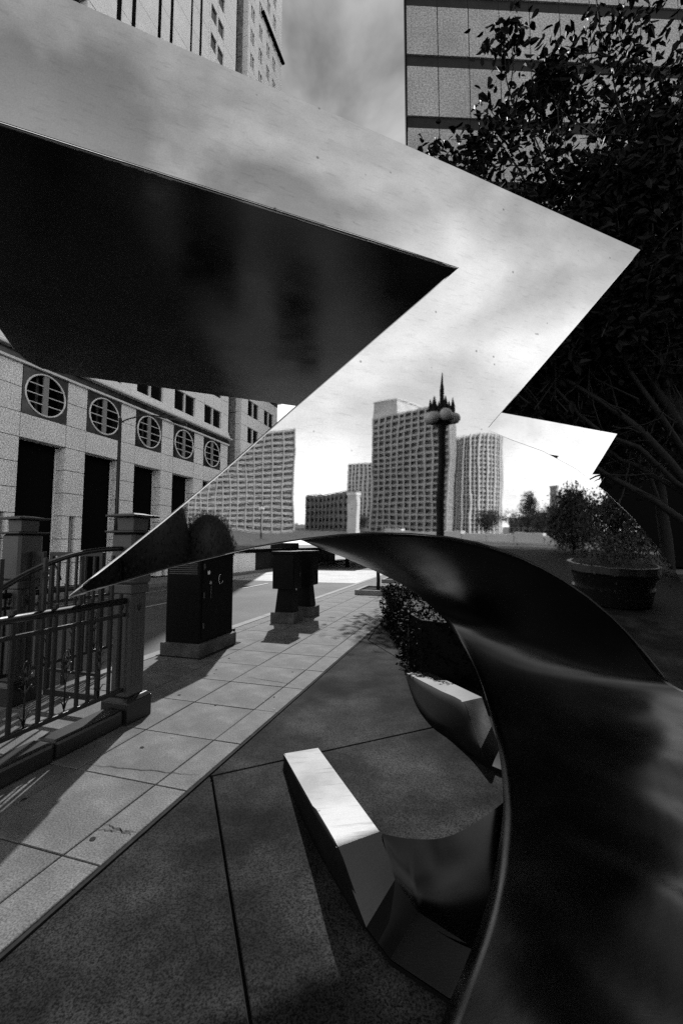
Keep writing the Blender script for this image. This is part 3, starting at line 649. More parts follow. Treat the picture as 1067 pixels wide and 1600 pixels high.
# tall upper storeys: slots, their shaded reveals painted as black strips, then window columns near the corner
slots = [(11.62, 11.80), (12.34, 12.50), (13.76, 13.90), (14.50, 14.64), (15.90, 15.98), (16.60, 16.72)]
slots = [(a - o0, b - o0) for a, b in slots]
cuts = [7.3]; 
for a, b in slots: cuts += [a, b]
cuts.append(17.35 - o0)
for i in range(0, len(cuts), 2):
    a, b = cuts[i], cuts[i + 1]
    z = 20.6
    while z < 36.5:
        panel(upb, a, b, z, min(z + 1.5, 36.7), m='granite_far', depth=0.6); z += 1.5
for a, b in slots: bx('slot_shade_strip', (-0.2, 0.04, a + 0.012, b - 0.012, 20.6, 36.6), M['black'], upb)
for a, b in ((0, 2.4), (2.6, 4.9), (5.1, 7.2)):
    z = 20.6
    while z < 36.5: panel(upb, a, b, z, min(z + 3.0, 36.7), m='granite_far'); z += 3.0
z = 20.9
while z < 36:
    for a, b, m_ in ((17.35 - o0, 17.52 - o0, 0), (17.52 - o0, 18.03 - o0, 1), (18.03 - o0, 18.15 - o0, 0), (18.15 - o0, 18.7 - o0, 1), (18.7 - o0, LA, 0)):
        if m_:
            bx('window', (-0.12, -0.08, a, b, z, z + 0.85), M['glass'], upb); panel(upb, a, b, z + 0.85, z + 1.65, m='granite_far')
        else: panel(upb, a, b, z, z + 1.65, m='granite_far', depth=0.55)
    z += 1.65
# second block beyond the dark gap
Bk = office('office_block', 21.25, 26.0, 44.0, 'white granite office block beyond the dark gap, with paired windows and a thin cornice', 1)
oB = 21.25; LB_ = 26.0 - oB
floorsB = [(22.02 - oB, 23.35 - oB), (24.08 - oB, 25.4 - oB)]
floors(Bk, LB_, 0, 0.80, 9.8, floorsB, 0)
bx('frieze', (-0.3, 0.02, 0, LB_, 10.706, 10.95), M['marble'], Bk)
bx('cornice', (-0.3, 0.25, -0.1, LB_ + 0.1, 10.952, 11.05), M['granite_mold'], Bk, bevel=0.015)
for z in (11.06, 16.1, 21.1): 
    for a, b in ((0, 0.77), (2.1, 2.83), (4.15, LB_)): panel(Bk, a, b, z, z + 5.0, m='granite_far')
for a, b in floorsB: bx('window', (-0.40, -0.36, a, b, 11.06, 26.2), M['glass'], Bk)
floors(Bk, LB_, 0, 26.2, 43.0, [(21.60 - oB, 22.05 - oB), (22.65 - oB, 23.1 - oB), (23.7 - oB, 24.15 - oB), (24.6 - oB, 25.05 - oB)], 0)
# its end wall, grey panels facing down the street, and the recess behind
bm = bmesh.new()
for z in range(0, 29): 
    for x0, x1 in ((-0.75, -0.37),): bx('end_panel', (x0, x1, -0.03, 0.1, z * 1.5 + 0.02, z * 1.5 + 1.48), M['tower_panel'], Bk)
bm.free()
rc = bx('recess_link', (-11, -2.0, 19.94, 21.24, 0, 40), M['recess']); rc.location = cs(FX, 0); rc.rotation_euler = (0, 0, ROT)
finish(rc, 'dark recessed glass link between the two granite office blocks', 'building')
# parapet cornice stub high up on the second block
bx('roof_canopy', (0.0, 0.22, 1.6, LB_ + 0.12, 36.45, 36.56), M['black'], Bk)
# street number on the doorway glass
def text(name, s, size, loc, rot, m, parent, ext=0.004):
    cu = bpy.data.curves.new(name, 'FONT'); cu.body = s; cu.size = size; cu.extrude = ext; cu.align_x = 'LEFT'
    o = bpy.data.objects.new(name, cu); COL.objects.link(o); cu.materials.append(m); o.location = loc; o.rotation_euler = rot
    bpy.context.view_layer.update()
    me = bpy.data.meshes.new_from_object(o.evaluated_get(bpy.context.evaluated_depsgraph_get())); bpy.data.objects.remove(o)
    o = bpy.data.objects.new(name, me); COL.objects.link(o); o.location = loc; o.rotation_euler = rot
    if not me.materials: me.materials.append(m)
    if parent: o.parent = parent
    return o
text('house_number', '225', 0.27, (-1.095, 9.95 - 0.92 - o0 + 0.35, 1.40), (R(90), 0, R(90)), M['white'], A)

# ------------------------------------------------------------------ ramp wall, sign, bins down the street
rw = empty('ramp_wall', cs(-11.2, 20.5), ROT, 'low dark ramp wall with a black cap rail beside the far pavement', 'wall')
bx('pale_end_panel', (-0.15, 0.15, -3.2, -1.75, 0, 0.92), M['granite_far'], rw); bx('pale_end_panel', (-0.15, 0.15, -1.72, 0.0, 0, 0.92), M['granite_far'], rw)
bx('dark_panel', (-0.13, 0.13, 0.02, 14, 0, 0.95), M['tower_band'], rw); bx('cap_rail', (-0.2, 0.2, -3.3, 14.1, 0.96, 1.12), M['black'], rw)
sg = empty('sign_board', cs(-11.15, 17.4, 1.125), ROT, 'white board with black lettering standing on the ramp wall', 'sign')
bx('board', (-0.05, 0.05, 0, 5.0, 0, 0.36), M['white'], sg)
text('lettering', 'CITE', 0.36, (0.055, 2.3, 0.03), (R(90), 0, R(90)), M['black'], sg)
bx('end_block', (-0.06, 0.06, 5.0, 9.2, -0.0, 0.34), M['tower_band'], sg)
ds = empty('canopy', cs(-9.0, 26), ROT, 'long low dark canopy over the far pavement', 'canopy')
bx('deck', (-3.5, 1.6, 0, 14, 2.2, 2.5), M['black'], ds)
for y in (0.5, 5, 9.5, 13.5): bx('column', (1.2, 1.4, y, y + 0.2, -0.1, 2.2), M['black'], ds)
def bin_(c, s, label):
    t = empty('litter_bin', cs(c, s, -0.12), ROT, label, 'litter bin', 'litter bins down the street')
    bm = bmesh.new(); tube(bm, [(0, 0, 0), (0, 0, 0.9)], [0.26, 0.29], 14); mobj('body', bm, M['black'], t)
    bm = bmesh.new(); tube(bm, [(0, 0, 0.9), (0, 0, 1.0), (0, 0, 1.08)], [0.31, 0.3, 0.12], 14); mobj('lid', bm, M['frame_dark'], t)
bin_(-7.9, 33, 'dark round litter bin beyond the pale sunlit road strip'); bin_(-7.0, 36, 'dark round litter bin farther along beside its twin')

# ------------------------------------------------------------------ panelled tower on the right
TW = empty('panelled_tower', (4.15, 25.17, 0), math.atan(0.0425), 'dark granite panelled tower with black window bands behind the trees', 'office building')
bm = bmesh.new(); v_ = box(bm, 0.1, 26, 0.35, 20, 0, 43)
for q in v_:
    if q.co.y > 10: q.co.x += 4.2
mobj('core_wall', bm, M['recess'], TW)
bx('corner_trim', (-0.03, 0.06, 0.0, 0.3, 0, 43), M['black'], TW)
Z0 = 36.5
for r_ in range(-1, 8):
    zt = Z0 - 4.3 * r_ ; zb = zt - 3.44
    if zb < 13: break
    for k in range(12):
        bx('granite_panel', (0.06 + 2.05 * k + 0.03, 0.06 + 2.05 * (k + 1) - 0.03, 0.0 if True else 0, 0.3, zb, zt), M['tower_panel'], TW)
    for k in range(12):
        bx('dark_band', (0.06 + 2.05 * k + 0.01, 0.06 + 2.05 * (k + 1) - 0.01, 0.09, 0.3, zb - 0.855, zb - 0.005), M['tower_band'], TW)
# far building closing the street, and a line of trees
fb = empty('far_building', cs(-22, 75), ROT, 'plain dark building closing the far end of the street', 'building')
bx('wall', (0, 34, 0, 15, 0, 13), M['sk_mid'], fb)
for zf in range(4):
    for k in range(14): bx('window', (1 + k * 2.35, 2.4 + k * 2.35, -0.06, -0.01, 1.6 + zf * 2.9, 3.3 + zf * 2.9), M['glass'], fb)
for i, (c, s) in enumerate(((-10, 46), (-5.5, 50), (-1, 47), (-14.5, 56), (3.5, 45))):
    p = cs(c, s)
    tree('avenue_tree', p, (p.x, p.y, 2.5), 0.16, [(0.9, (p.x - 1, p.y, 4.5), .07), (0.9, (p.x + 1, p.y, 4.6), .07)],
         [((p.x, p.y, 3.9), (2.5, 2.2, 2.4), 50, 1)], 2200, 0.3, ['round dark tree at the street end, left of the middle', 'round dark tree at the middle of the street end', 'round dark tree at the street end, on the plaza side', 'round dark tree farthest back at the street end', 'round dark tree at the street end, farthest right'][i], m='leaf', seed=40 + i, twigs=3, group='trees closing the street')

# ------------------------------------------------------------------ THE SCULPTURE (front plane frame: u along, v up, w back)
P0_ = Vector((0.368, 2.3, 1.4)); D_ = Vector((0.9157, 0.4018, 0.0)); NN = Vector((0.4017, -0.9154, -0.0262)); U_ = Vector((0.0105, -0.0240, 0.99966))
def F(u, v, w=0.0): return P0_ + D_ * u + U_ * v - NN * w
SCULP = empty('steel_sculpture', (0.6, 2.8, 0), 0, 'huge polished steel abstract sculpture with a sharp zigzag face and a looping arch', 'sculpture')
OFF = Vector(SCULP.location)
outer = []
arm_top = [(-2.6, 2.235), (0.0, 2.245), (0.355, 2.245), (0.762, 2.240), (1.35, 2.236), (2.051, 2.232)]
right = [(1.31, 1.47), (0.578, 0.728), (0.553, 0.700), (0.560, 0.678)]
dome = [(0.741, 0.638), (1.012, 0.590), (1.306, 0.500), (1.625, 0.355), (1.968, 0.163), (2.264, -0.038), (2.475, -0.197), (2.918, -0.568), (3.40, -1.06), (3.74, -1.46)]
low = [(2.70, -1.46), (2.646, -1.395), (2.56, -1.26), (2.428, -1.122), (2.259, -0.97), (2.075, -0.815), (1.864, -0.648), (1.663, -0.505), (1.408, -0.350), (1.168, -0.227), (0.916, -0.118), (0.681, -0.039), (0.46, 0.014), (0.254, 0.044), (0.0, 0.06), (-0.234, 0.062), (-0.415, 0.050), (-0.583, 0.031), (-0.711, 0.012), (-0.832, -0.009), (-0.933, -0.032), (-1.03, -0.056), (-1.212, -0.1), (-1.379, -0.151), (-1.566, -0.211)]
diag = [(-1.383, -0.050), (-1.218, 0.102), (-0.984, 0.325), (-0.675, 0.636), (-0.165, 1.138), (0.338, 1.632)]
arm_low = [(-0.168, 1.633), (-0.75, 1.630), (-1.288, 1.627), (-1.854, 1.624), (-2.6, 1.62)]
poly = arm_top + right + dome + low + diag + arm_low
def plate(name, poly, w0, w1, m, parent, bevel=0.0, segs=3):
    bm = bmesh.new(); a = [bm.verts.new(F(u, v, w0) - OFF) for u, v in poly]; b = [bm.verts.new(F(u, v, w1) - OFF) for u, v in poly]
    fa = bm.faces.new(a); bm.faces.new(b[::-1])
    for i in range(len(poly)): bm.faces.new((a[i], b[i], b[(i + 1) % len(poly)], a[(i + 1) % len(poly)]))
    o = mobj(name, bm, m, parent)
    if bevel:
        b_ = o.modifiers.new('bevel', 'BEVEL'); b_.width = bevel; b_.segments = segs; b_.limit_method = 'ANGLE'; b_.angle_limit = R(50); b_.harden_normals = False
        b_.offset_type = 'OFFSET'
    return o
def sst(x): x = max(0.0, min(1.0, x)); return x * x * (3 - 2 * x)
def bend(u, v):      # the plate curls gently back at its left point and at its right shoulder
    k = sst((1.15 - v) / 0.7)
    return k * (0.045 * max(0.0, -0.72 - u) ** 2 + 0.034 * max(0.0, u - 1.1) ** 2)
bm = bmesh.new(); bm.faces.new([bm.verts.new((u, v, 0)) for u, v in poly])
for k in range(-26, 40):
    if -1.6 < k * 0.1 < 3.9: bmesh.ops.bisect_plane(bm, geom=bm.verts[:] + bm.edges[:] + bm.faces[:], plane_co=(k * 0.1 + 0.013, 0, 0), plane_no=(1, 0, 0))
for k in range(-15, 13): bmesh.ops.bisect_plane(bm, geom=bm.verts[:] + bm.edges[:] + bm.faces[:], plane_co=(0, k * 0.1 + 0.017, 0), plane_no=(0, 1, 0))
bmesh.ops.recalc_face_normals(bm, faces=bm.faces[:])
ex = bmesh.ops.extrude_face_region(bm, geom=bm.faces[:])
for v_ in ex['geom']:
    if isinstance(v_, bmesh.types.BMVert): v_.co.z = 0.026
for v_ in bm.verts:
    u, v, w = v_.co; v_.co = F(u, v, w + bend(u, v)) - OFF
mf = mobj('mirror_face', bm, M['mirror'], SCULP, smooth=True)
mf.data.set_sharp_from_angle(angle=R(35))
ring_ = []
for i in range(len(poly)):
    (u0, v0), (u1, v1) = poly[i], poly[(i + 1) % len(poly)]; m_ = max(1, int(math.hypot(u1 - u0, v1 - v0) / 0.12))
    ring_ += [(u0 + (u1 - u0) * q / m_, v0 + (v1 - v0) * q / m_) for q in range(m_)]
bm = bmesh.new(); tube(bm, [F(u, v, 0.011 + bend(u, v)) - OFF for u, v in ring_ + ring_[:1]], 0.0085, 8, False)
mobj('rolled_edge', bm, M['mirror'], SCULP, smooth=True)
# deep body of the upper arm: flat soffit with a rounded left rear corner
back = [(-2.6, 0.0285), (-2.6, 0.44), (-2.50, 1.05), (-2.40, 1.6), (-2.395, 2.0), (-2.40, 2.374), (-2.359, 2.62), (-2.28, 2.75), (-2.15, 2.81), (-1.95, 2.83), (-1.557, 2.834), (-0.602, 2.834), (1.2, 2.834), (2.28, 2.834), (1.44, 0.0285)]  # right rear corner is an unseen wing added to keep sun off the band
bm = bmesh.new()
def G(u, w, v):  # level plane through the arm: v is the height in the face frame
    p = F(u, v, w); p.z = F(u, v, 0).z; return p - OFF
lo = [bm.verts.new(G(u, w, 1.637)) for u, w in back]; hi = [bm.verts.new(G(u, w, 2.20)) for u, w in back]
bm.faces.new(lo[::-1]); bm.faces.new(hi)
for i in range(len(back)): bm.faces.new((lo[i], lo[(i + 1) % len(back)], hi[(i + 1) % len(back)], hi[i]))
mobj('arm_body_with_shade_wing', bm, M['soffit'], SCULP, bevel=0.01)
# rear zigzag plates
fin = [(1.212, 1.771), (3.135, 1.747), (5.499, 1.71), (4.579, 0.657), (4.3, 0.33), (3.2, 0.33), (3.5, 0.60), (4.144, 1.224), (1.215, 1.296)]
plate('rear_face', fin, 2.45, 2.49, M['mirror'], SCULP, bevel=0.01)
plate('lower_rear_fin', [(4.491, 1.06), (6.023, 1.16), (5.461, 0.554), (4.9, 0.30), (4.48, 0.40)], 3.0, 3.05, M['mirror'], SCULP, bevel=0.01)
bm = bmesh.new()
rb = [(3.3, 2.49, 0.6), (4.2, 2.49, 0.4), (4.6, 3.0, 0.4), (3.6, 3.3, 0.5)]
a = [bm.verts.new(F(u, v - 1.9, w) - OFF) for u, w, v in rb]; b = [bm.verts.new(F(u, v, w) - OFF) for u, w, v in rb]
bm.faces.new(a); bm.faces.new(b[::-1])
for i in range(4): bm.faces.new((a[i], b[i], b[(i + 1) % 4], a[(i + 1) % 4]))
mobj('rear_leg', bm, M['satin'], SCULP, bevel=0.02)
# sweeping arch band, from the lower edge of the face round to the ground beside the camera
E2 = [(-0.196, 2.062, 1.424), (-0.126, 2.5, 1.378), (0.119, 3.0, 1.266), (0.524, 3.3, 1.057), (0.814, 3.3, 0.791), (0.947, 3.05, 0.507), (0.912, 2.6, 0.27), (0.78, 2.15, 0.168), (0.618, 1.8, 0.124), (0.457, 1.5, 0.138), (0.264, 1.22, 0.137), (0.10, 0.95, 0.18), (-0.05, 0.6, 0.2)]
E1 = [(-0.196, 2.087, 1.418), (0.154, 2.240, 1.450), (0.601, 2.436, 1.430), (1.205, 2.706, 1.274), (1.885, 3.015, 0.895), (2.49, 3.32, 0.345), (2.86, 3.12, 0.21), (2.85, 2.6, 0.27), (2.70, 2.05, 0.27), (2.45, 1.55, 0.28), (2.2, 1.05, 0.30), (1.95, 0.6, 0.30), (1.8, 0.15, 0.30)]
NU, NV = 150, 36
e2 = catmull(E2, NU); e1 = catmull(E1, NU)
bm = bmesh.new(); grid = []
for i in range(NU):
    t = i / (NU - 1); row = []
    a, b = e1[i], e2[i]
    ta = (e1[min(i + 1, NU - 1)] - e1[max(i - 1, 0)]); tb = (e2[min(i + 1, NU - 1)] - e2[max(i - 1, 0)])
    for j in range(NV):
        f = j / (NV - 1); p = a.lerp(b, f); tg = ta.lerp(tb, f); nrm = tg.cross(b - a)
        nrm = nrm.normalized() if nrm.length > 1e-6 else Vector((0, 0, 1))
        if nrm.z < 0 and t > 0.55: nrm = -nrm
        w = (b - a).length
        up_env = max(0.0, min(1.0, (0.50 - t) / 0.45)); up_env = up_env * up_env * (3 - 2 * up_env); lo_env = max(0.0, min(1.0, (t - 0.40) / 0.4)); lo_env = lo_env * lo_env * (3 - 2 * lo_env)
        bul = -0.13 * w * math.sin(math.pi * f) * up_env
        rise = lo_env * (0.07 * math.sin(math.pi * f) + (0.015 * math.sin(t * 44 - (1 - f) * 24) + 0.006 * math.sin(t * 97 - (1 - f) * 52 + 1.0)) * min(1.0, (1 - f) * 6))
        row.append(bm.verts.new(p + nrm * bul + Vector((0, 0, rise)) - OFF))
    grid.append(row)
for i in range(NU - 1):
    for j in range(NV - 1): bm.faces.new((grid[i][j], grid[i + 1][j], grid[i + 1][j + 1], grid[i][j + 1]))
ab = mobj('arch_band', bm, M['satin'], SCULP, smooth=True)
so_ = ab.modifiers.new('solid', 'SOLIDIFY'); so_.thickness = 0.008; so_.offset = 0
# faceted ribbon ends and the ring between them
def strip_body(name, L_, R_, Sd, m, parent, mside):
    V = [Vector(p) - OFF for p in L_] + [Vector(p) - OFF for p in R_]; n = len(L_); Fc = []
    for i in range(n - 1): Fc.append((i, i + 1, n + i + 1, n + i))
    return raw(name, V, Fc, m, parent)
def solid_strip(name, L_, R_, Sleft, Sright, parent, mats):
    n = len(L_)
    for i in range(n - 1):      # each facet a closed wedge down to the ground, its top slightly warped sheet
        K = 8; bm = bmesh.new(); q = [Vector(L_[i]), Vector(L_[i + 1]), Vector(R_[i + 1]), Vector(R_[i])]
        gg = [[bm.verts.new(q[0].lerp(q[1], a / K).lerp(q[3].lerp(q[2], a / K), b / K) - OFF) for b in range(K + 1)] for a in range(K + 1)]
        for a in range(K):
            for b in range(K): bm.faces.new((gg[a][b], gg[a][b + 1], gg[a + 1][b + 1], gg[a + 1][b]))
        mobj('ribbon_facet', bm, M[mats[i]], parent, smooth=True)
        bm = bmesh.new(); top = [bm.verts.new(p - OFF - Vector((0, 0, 0.004))) for p in q]; bot = [bm.verts.new(Vector((g_[0], g_[1], -0.004)) - OFF) for g_ in (Sleft[i], Sleft[i + 1], Sright[i + 1], Sright[i])]
        bm.faces.new(bot[::-1])
        for k in range(4): bm.faces.new((top[k], bot[k], bot[(k + 1) % 4], top[(k + 1) % 4]))
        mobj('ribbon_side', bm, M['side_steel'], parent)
L1 = [(-0.371, 2.829, 0.06), (-0.021, 1.748, 0.22), (0.089, 1.64, 0.02), (0.163, 1.522, 0.02), (0.325, 1.402, 0.02), (0.50, 1.32, 0.02)]
R1 = [(-0.154, 2.906, 0.06), (0.156, 1.84, 0.22), (0.207, 1.751, 0.10), (0.277, 1.657, 0.06), (0.442, 1.528, 0.05), (0.62, 1.489, 0.05)]
S1 = [(-0.365, 2.855), (-0.068, 1.96), (0.088, 1.66), (0.160, 1.53), (0.322, 1.41), (0.5, 1.33)]
T1 = [(-0.10, 2.90), (0.19, 1.95), (0.24, 1.78), (0.30, 1.68), (0.46, 1.56), (0.63, 1.50)]
# curved left flank
def flank(name, top, bottom, n=24, m='side_steel', bulge=0.0):
    a = catmull(top, n); b = catmull(bottom, n); V = []; Fc = []
    for i in range(n):
        for k in range(5):
            f = k / 4; p = a[i].lerp(b[i], f); V.append(p - OFF)
    for i in range(n - 1):
        for k in range(4): Fc.append((i * 5 + k, i * 5 + k + 1, (i + 1) * 5 + k + 1, (i + 1) * 5 + k))
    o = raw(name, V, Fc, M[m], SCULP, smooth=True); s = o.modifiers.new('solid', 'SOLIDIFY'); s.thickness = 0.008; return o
solid_strip('b1', L1, R1, S1, T1, SCULP, ['bright', 'satin', 'side_steel', 'satin', 'satin'])
flank('curved_flank', [L1[0], (-0.255, 2.47, 0.113), (-0.138, 2.11, 0.166), (-0.021, 1.748, 0.22), (0.034, 1.694, 0.12), (0.086, 1.645, 0.022)],
      [(-0.372, 2.85, 0.0), (-0.325, 2.64, 0.0), (-0.225, 2.342, 0.0), (-0.118, 2.074, 0.0), (-0.030, 1.88, 0.0), (0.080, 1.655, 0.0)])
L2 = [(0.68, 4.564, 0.05), (0.857, 3.112, 0.28), (0.863, 2.751, 0.12), (0.928, 2.74, 0.03), (1.0, 2.66, 0.03)]
R2 = [(0.899, 4.655, 0.05), (1.027, 3.201, 0.28), (1.04, 3.047, 0.14), (1.039, 2.897, 0.06), (1.10, 2.80, 0.05)]
S2 = [(0.685, 4.557), (0.80, 3.15), (0.862, 2.90), (0.93, 2.75), (1.0, 2.67)]
T2 = [(0.93, 4.64), (1.09, 3.22), (1.08, 3.05), (1.07, 2.92), (1.12, 2.82)]
solid_strip('b2', L2, R2, S2, T2, SCULP, ['grey_steel', 'bright', 'side_steel', 'brushed'])
flank('curved_flank', [L2[0], (0.74, 4.05, 0.13), (0.80, 3.58, 0.205), L2[1], (0.86, 2.93, 0.20), L2[2], (0.925, 2.742, 0.033)],
      [(0.676, 4.55, 0.0), (0.648, 3.845, 0.0), (0.685, 3.421, 0.0), (0.765, 3.191, 0.0), (0.815, 3.04, 0.0), (0.857, 2.92, 0.0), (0.938, 2.77, 0.0)])
# curved ring wall between the ribbon ends
bi = catmull([(0.171, 1.89, 0.18), (0.285, 1.874, 0.17), (0.423, 1.893, 0.16), (0.573, 1.987, 0.15), (0.785, 2.172, 0.14), (1.10, 2.48, 0.12)], 40)
bo = catmull([(0.196, 1.761, 0.10), (0.272, 1.657, 0.06), (0.347, 1.579, 0.052), (0.441, 1.524, 0.052), (0.538, 1.499, 0.05), (0.659, 1.489, 0.05)], 40)
bm = bmesh.new(); gr = []
for i in range(40):
    row = []
    for k in range(14):
        f = k / 13; p = bi[i].lerp(bo[i], f); p.z -= 0.045 * math.sin(math.pi * f) * min(1, i / 8); row.append(bm.verts.new(p - OFF))
    gr.append(row)
for i in range(39):
    for k in range(13): bm.faces.new((gr[i][k], gr[i][k + 1], gr[i + 1][k + 1], gr[i + 1][k]))
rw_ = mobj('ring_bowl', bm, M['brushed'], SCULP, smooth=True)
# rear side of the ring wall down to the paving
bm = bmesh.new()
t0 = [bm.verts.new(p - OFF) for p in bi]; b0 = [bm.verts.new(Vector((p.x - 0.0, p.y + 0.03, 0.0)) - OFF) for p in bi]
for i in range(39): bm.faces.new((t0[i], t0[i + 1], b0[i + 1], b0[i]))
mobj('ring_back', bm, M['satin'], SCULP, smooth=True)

# ------------------------------------------------------------------ the city behind the camera (mirrored in the steel)
def tower(name, fl, fr, ztop, depth, floors_, bays, label, mc='sk_conc', md='sk_dark', shear=0.0, slab=0.35, pier=0.22, group=None, base=0.0, skip=()):
    """box with floor slabs and piers standing proud of dark glass; fl/fr = front corners seen from the plaza"""
    a = Vector((fl[0], fl[1], 0)); b = Vector((fr[0], fr[1], 0)); e = b - a; L = e.length
    ang = math.atan2(e.y, e.x); t = empty(name, a, ang, label, 'office building' if 'office' in label else 'apartment tower')
    # which side is 'behind' (away from origin)
    nrm = Vector((-e.y, e.x, 0)).normalized(); sgn = 1 if nrm.dot((a + b) / 2) > 0 else -1
    y0, y1 = (0.5, depth) if sgn > 0 else (-depth, -0.5)
    bx('glass_body', (0.3, L - 0.3, y0, y1, 0, ztop - 0.4), M[md], t)
    f0, f1 = (0.0, 0.6) if sgn > 0 else (-0.6, 0.0)
    back_ = (depth - .1, depth + .2) if sgn > 0 else (-depth - .2, -depth + .1)
    fh = (ztop - base) / floors_
    if shear:
        rd = (b - Vector((0.6, 2.5, 0))).normalized(); ux = e.normalized(); k_ = rd.dot(ux) / rd.dot(nrm) * shear
    for k in range(floors_ + 1):
        z = base + fh * k
        bx('floor_slab', (0.0, L, min(f0, y0, y1) if sgn < 0 else 0.0, max(y1, f1) if sgn > 0 else 0.0, z - slab * fh * 0.5, z + slab * fh * 0.5), M[mc], t)
    for k in range(bays + 1):
        x = L * k / bays; w = L / bays * pier
        bx('pier', (x - w / 2, x + w / 2, f0 - 0.05 if sgn < 0 else -0.15, f1 + 0.15 if sgn < 0 else f1, 0, ztop + 0.2), M[mc], t)
    nb = max(2, int(depth / (L / bays)))
    for k in range(1, nb + 1):
        y = (depth * k / nb) * sgn
        for x0, x1 in ((-0.12, 0.5), (L - 0.5, L + 0.12)):
            bx('pier', (x0, x1, y - 0.3, y + 0.3, 0, ztop), M[mc], t)
    if shear:
        for c in t.children:
            for v in c.data.vertices: v.co.x += v.co.y * k_
    return t
tower('office_tower', (36.8, -102.6), (50.0, -56.3), 18.6, 14, 17, 17, 'gridded office slab across the river, leftmost in the reflection', slab=0.42, pier=0.10, shear=1.0)
bA = None
tower('brick_block', (74.0, -79.1), (68.8, -56.3), 8.5, 18, 5, 12, 'low brick office block beside the slim tower', mc='sk_mid', shear=1.0, slab=0.5, pier=0.4)
tower('slim_tower', (111.5, -98.1), (111.7, -86.9), 22.5, 12, 16, 6, 'slim pale tower rising far behind the low brick block', mc='sk_light', shear=1.0, slab=0.3, pier=0.45)
tower('apartment_tower', (66.7, -50.8), (65.7, -33.3), 23.1, 16, 20, 11, 'broad concrete apartment tower with balconies, the largest in the reflection', mc='sk_conc', shear=0.85, slab=0.32, pier=0.2)
pt = empty('tower_penthouse', (67.2, -51.2, 23.2), 0, 'plain rooftop plant room on the broad apartment tower', 'rooftop room'); bx('wall', (0, 10, 0, 5.8, 0, 3.3), M['sk_conc'], pt); bx('roof', (-0.2, 10.2, -0.2, 6.0, 3.3, 3.55), M['sk_light'], pt)
# rounded tower: several faceted bays
t = empty('round_apartment_tower', (90, -36, 0), 0, 'curved apartment tower with white ribbed balconies, right of the broad one', 'apartment tower')
cen = Vector((97, -37.5)); 
bm = bmesh.new(); n = 36; prof = []
for k in range(n):
    a = 2 * math.pi * k / n; prof.append((-1.5 + 5.6 * math.cos(a), -2.3 + 4.7 * math.sin(a)))
def prism(name, prof, z0, z1, m, parent):
    bm = bmesh.new(); a = [bm.verts.new((x, y, z0)) for x, y in prof]; b = [bm.verts.new((x, y, z1)) for x, y in prof]
    bm.faces.new(a[::-1]); bm.faces.new(b)
    for i in range(len(prof)): bm.faces.new((a[i], a[(i + 1) % len(prof)], b[(i + 1) % len(prof)], b[i]))
    return mobj(name, bm, m, parent)
prism('glass_body', [(x * 0.97 + 0.2, y * 0.97) for x, y in prof], 0, 21.2, M['sk_dark'], t)
for k in range(22): prism('balcony_slab', prof, k * 0.98 + 0.1, k * 0.98 + 0.42, M['sk_conc'], t)
for k in range(n):
    a = 2 * math.pi * k / n
    bm = bmesh.new(); tube(bm, [(-1.5 + 5.75 * math.cos(a), -2.3 + 4.85 * math.sin(a), 0), (-1.5 + 5.75 * math.cos(a), -2.3 + 4.85 * math.sin(a), 21.3)], 0.24 if k % 2 else 0.1, 6); mobj('rib', bm, M['sk_light'], t)
pf = empty('white_pylon', (44.2, -36.3, 0), 0, 'narrow white banner pylon standing before the slim tower', 'pylon'); bx('shaft', (-0.4, 0.4, -0.9, 0.9, 0, 5.6), M['sk_light'], pf); bx('cap', (-0.5, 0.5, -1.0, 1.0, 5.6, 6.0), M['white'], pf)
tw = empty('chimney_tower', (117, -30, 0), 0, 'slim dark chimney like tower far to the right in the reflection', 'tower'); bx('shaft', (-1.1, 1.1, -1.1, 1.1, 0, 11.9), M['sk_mid'], tw); bx('cap', (-1.3, 1.3, -1.3, 1.3, 11.9, 12.3), M['sk_mid'], tw); bx('lower_block', (-1.6, 3, -1.6, 3.5, 0, 7), M['sk_mid'], tw)
tower('low_block', (101, -36), (96, -24), 3.6, 10, 3, 9, 'low grey office row far beyond the trees', mc='sk_mid', slab=0.4, pier=0.3)
# lamp with globes
def globe_lamp(x, y, H_, r, label):
    t = empty('globe_lamp', (x, y, 0), 0, label, 'street lamp', 'ornate globe street lamps'); 
    bm = bmesh.new(); tube(bm, [(0, 0, 0), (0, 0, 0.5), (0, 0, 0.52), (0, 0, H_)], [r * 2.2, r * 1.8, r * 1.15, r * 0.85], 12); mobj('post', bm, M['bark'], t)
    bm = bmesh.new(); tube(bm, [(0, 0, H_ + 0.05), (0, 0, H_ + 0.35), (0, 0, H_ + 0.8), (0, 0, H_ + 1.22)], [r * 1.1, r * 0.7, r * 0.45, 0.01], 8); mobj('finial', bm, M['bark'], t)
    for k in range(6):
        a = R(60 * k + 12); gx, gy = 0.30 * math.cos(a), 0.30 * math.sin(a)
        bm = bmesh.new(); tube(bm, [(0, 0, H_ - 0.05), (gx * 0.6, gy * 0.6, H_ - 0.16), (gx, gy, H_ - 0.12)], 0.03, 6)
        tube(bm, [(gx * 0.85, gy * 0.85, H_ + 0.12), (gx * 0.95, gy * 0.95, H_ + 0.30), (gx * 0.95, gy * 0.95, H_ + 0.52)], [0.09, 0.06, 0.01], 6); mobj('arm', bm, M['bark'], t)
        bm = bmesh.new(); bmesh.ops.create_uvsphere(bm, u_segments=18, v_segments=12, radius=0.165); g_ = mobj('globe', bm, M['globe'], t, smooth=True); g_.location = (gx, gy, H_ + 0.02 - 0.05 * (k % 2))
    return t
globe_lamp(8.40, -2.08, 4.35, 0.10, 'dark ornate lamp post with a cluster of white globes, tall in the reflection')
globe_lamp(25.9, -34.6, 2.9, 0.07, 'dark ornate lamp post with white globes, the small far one')
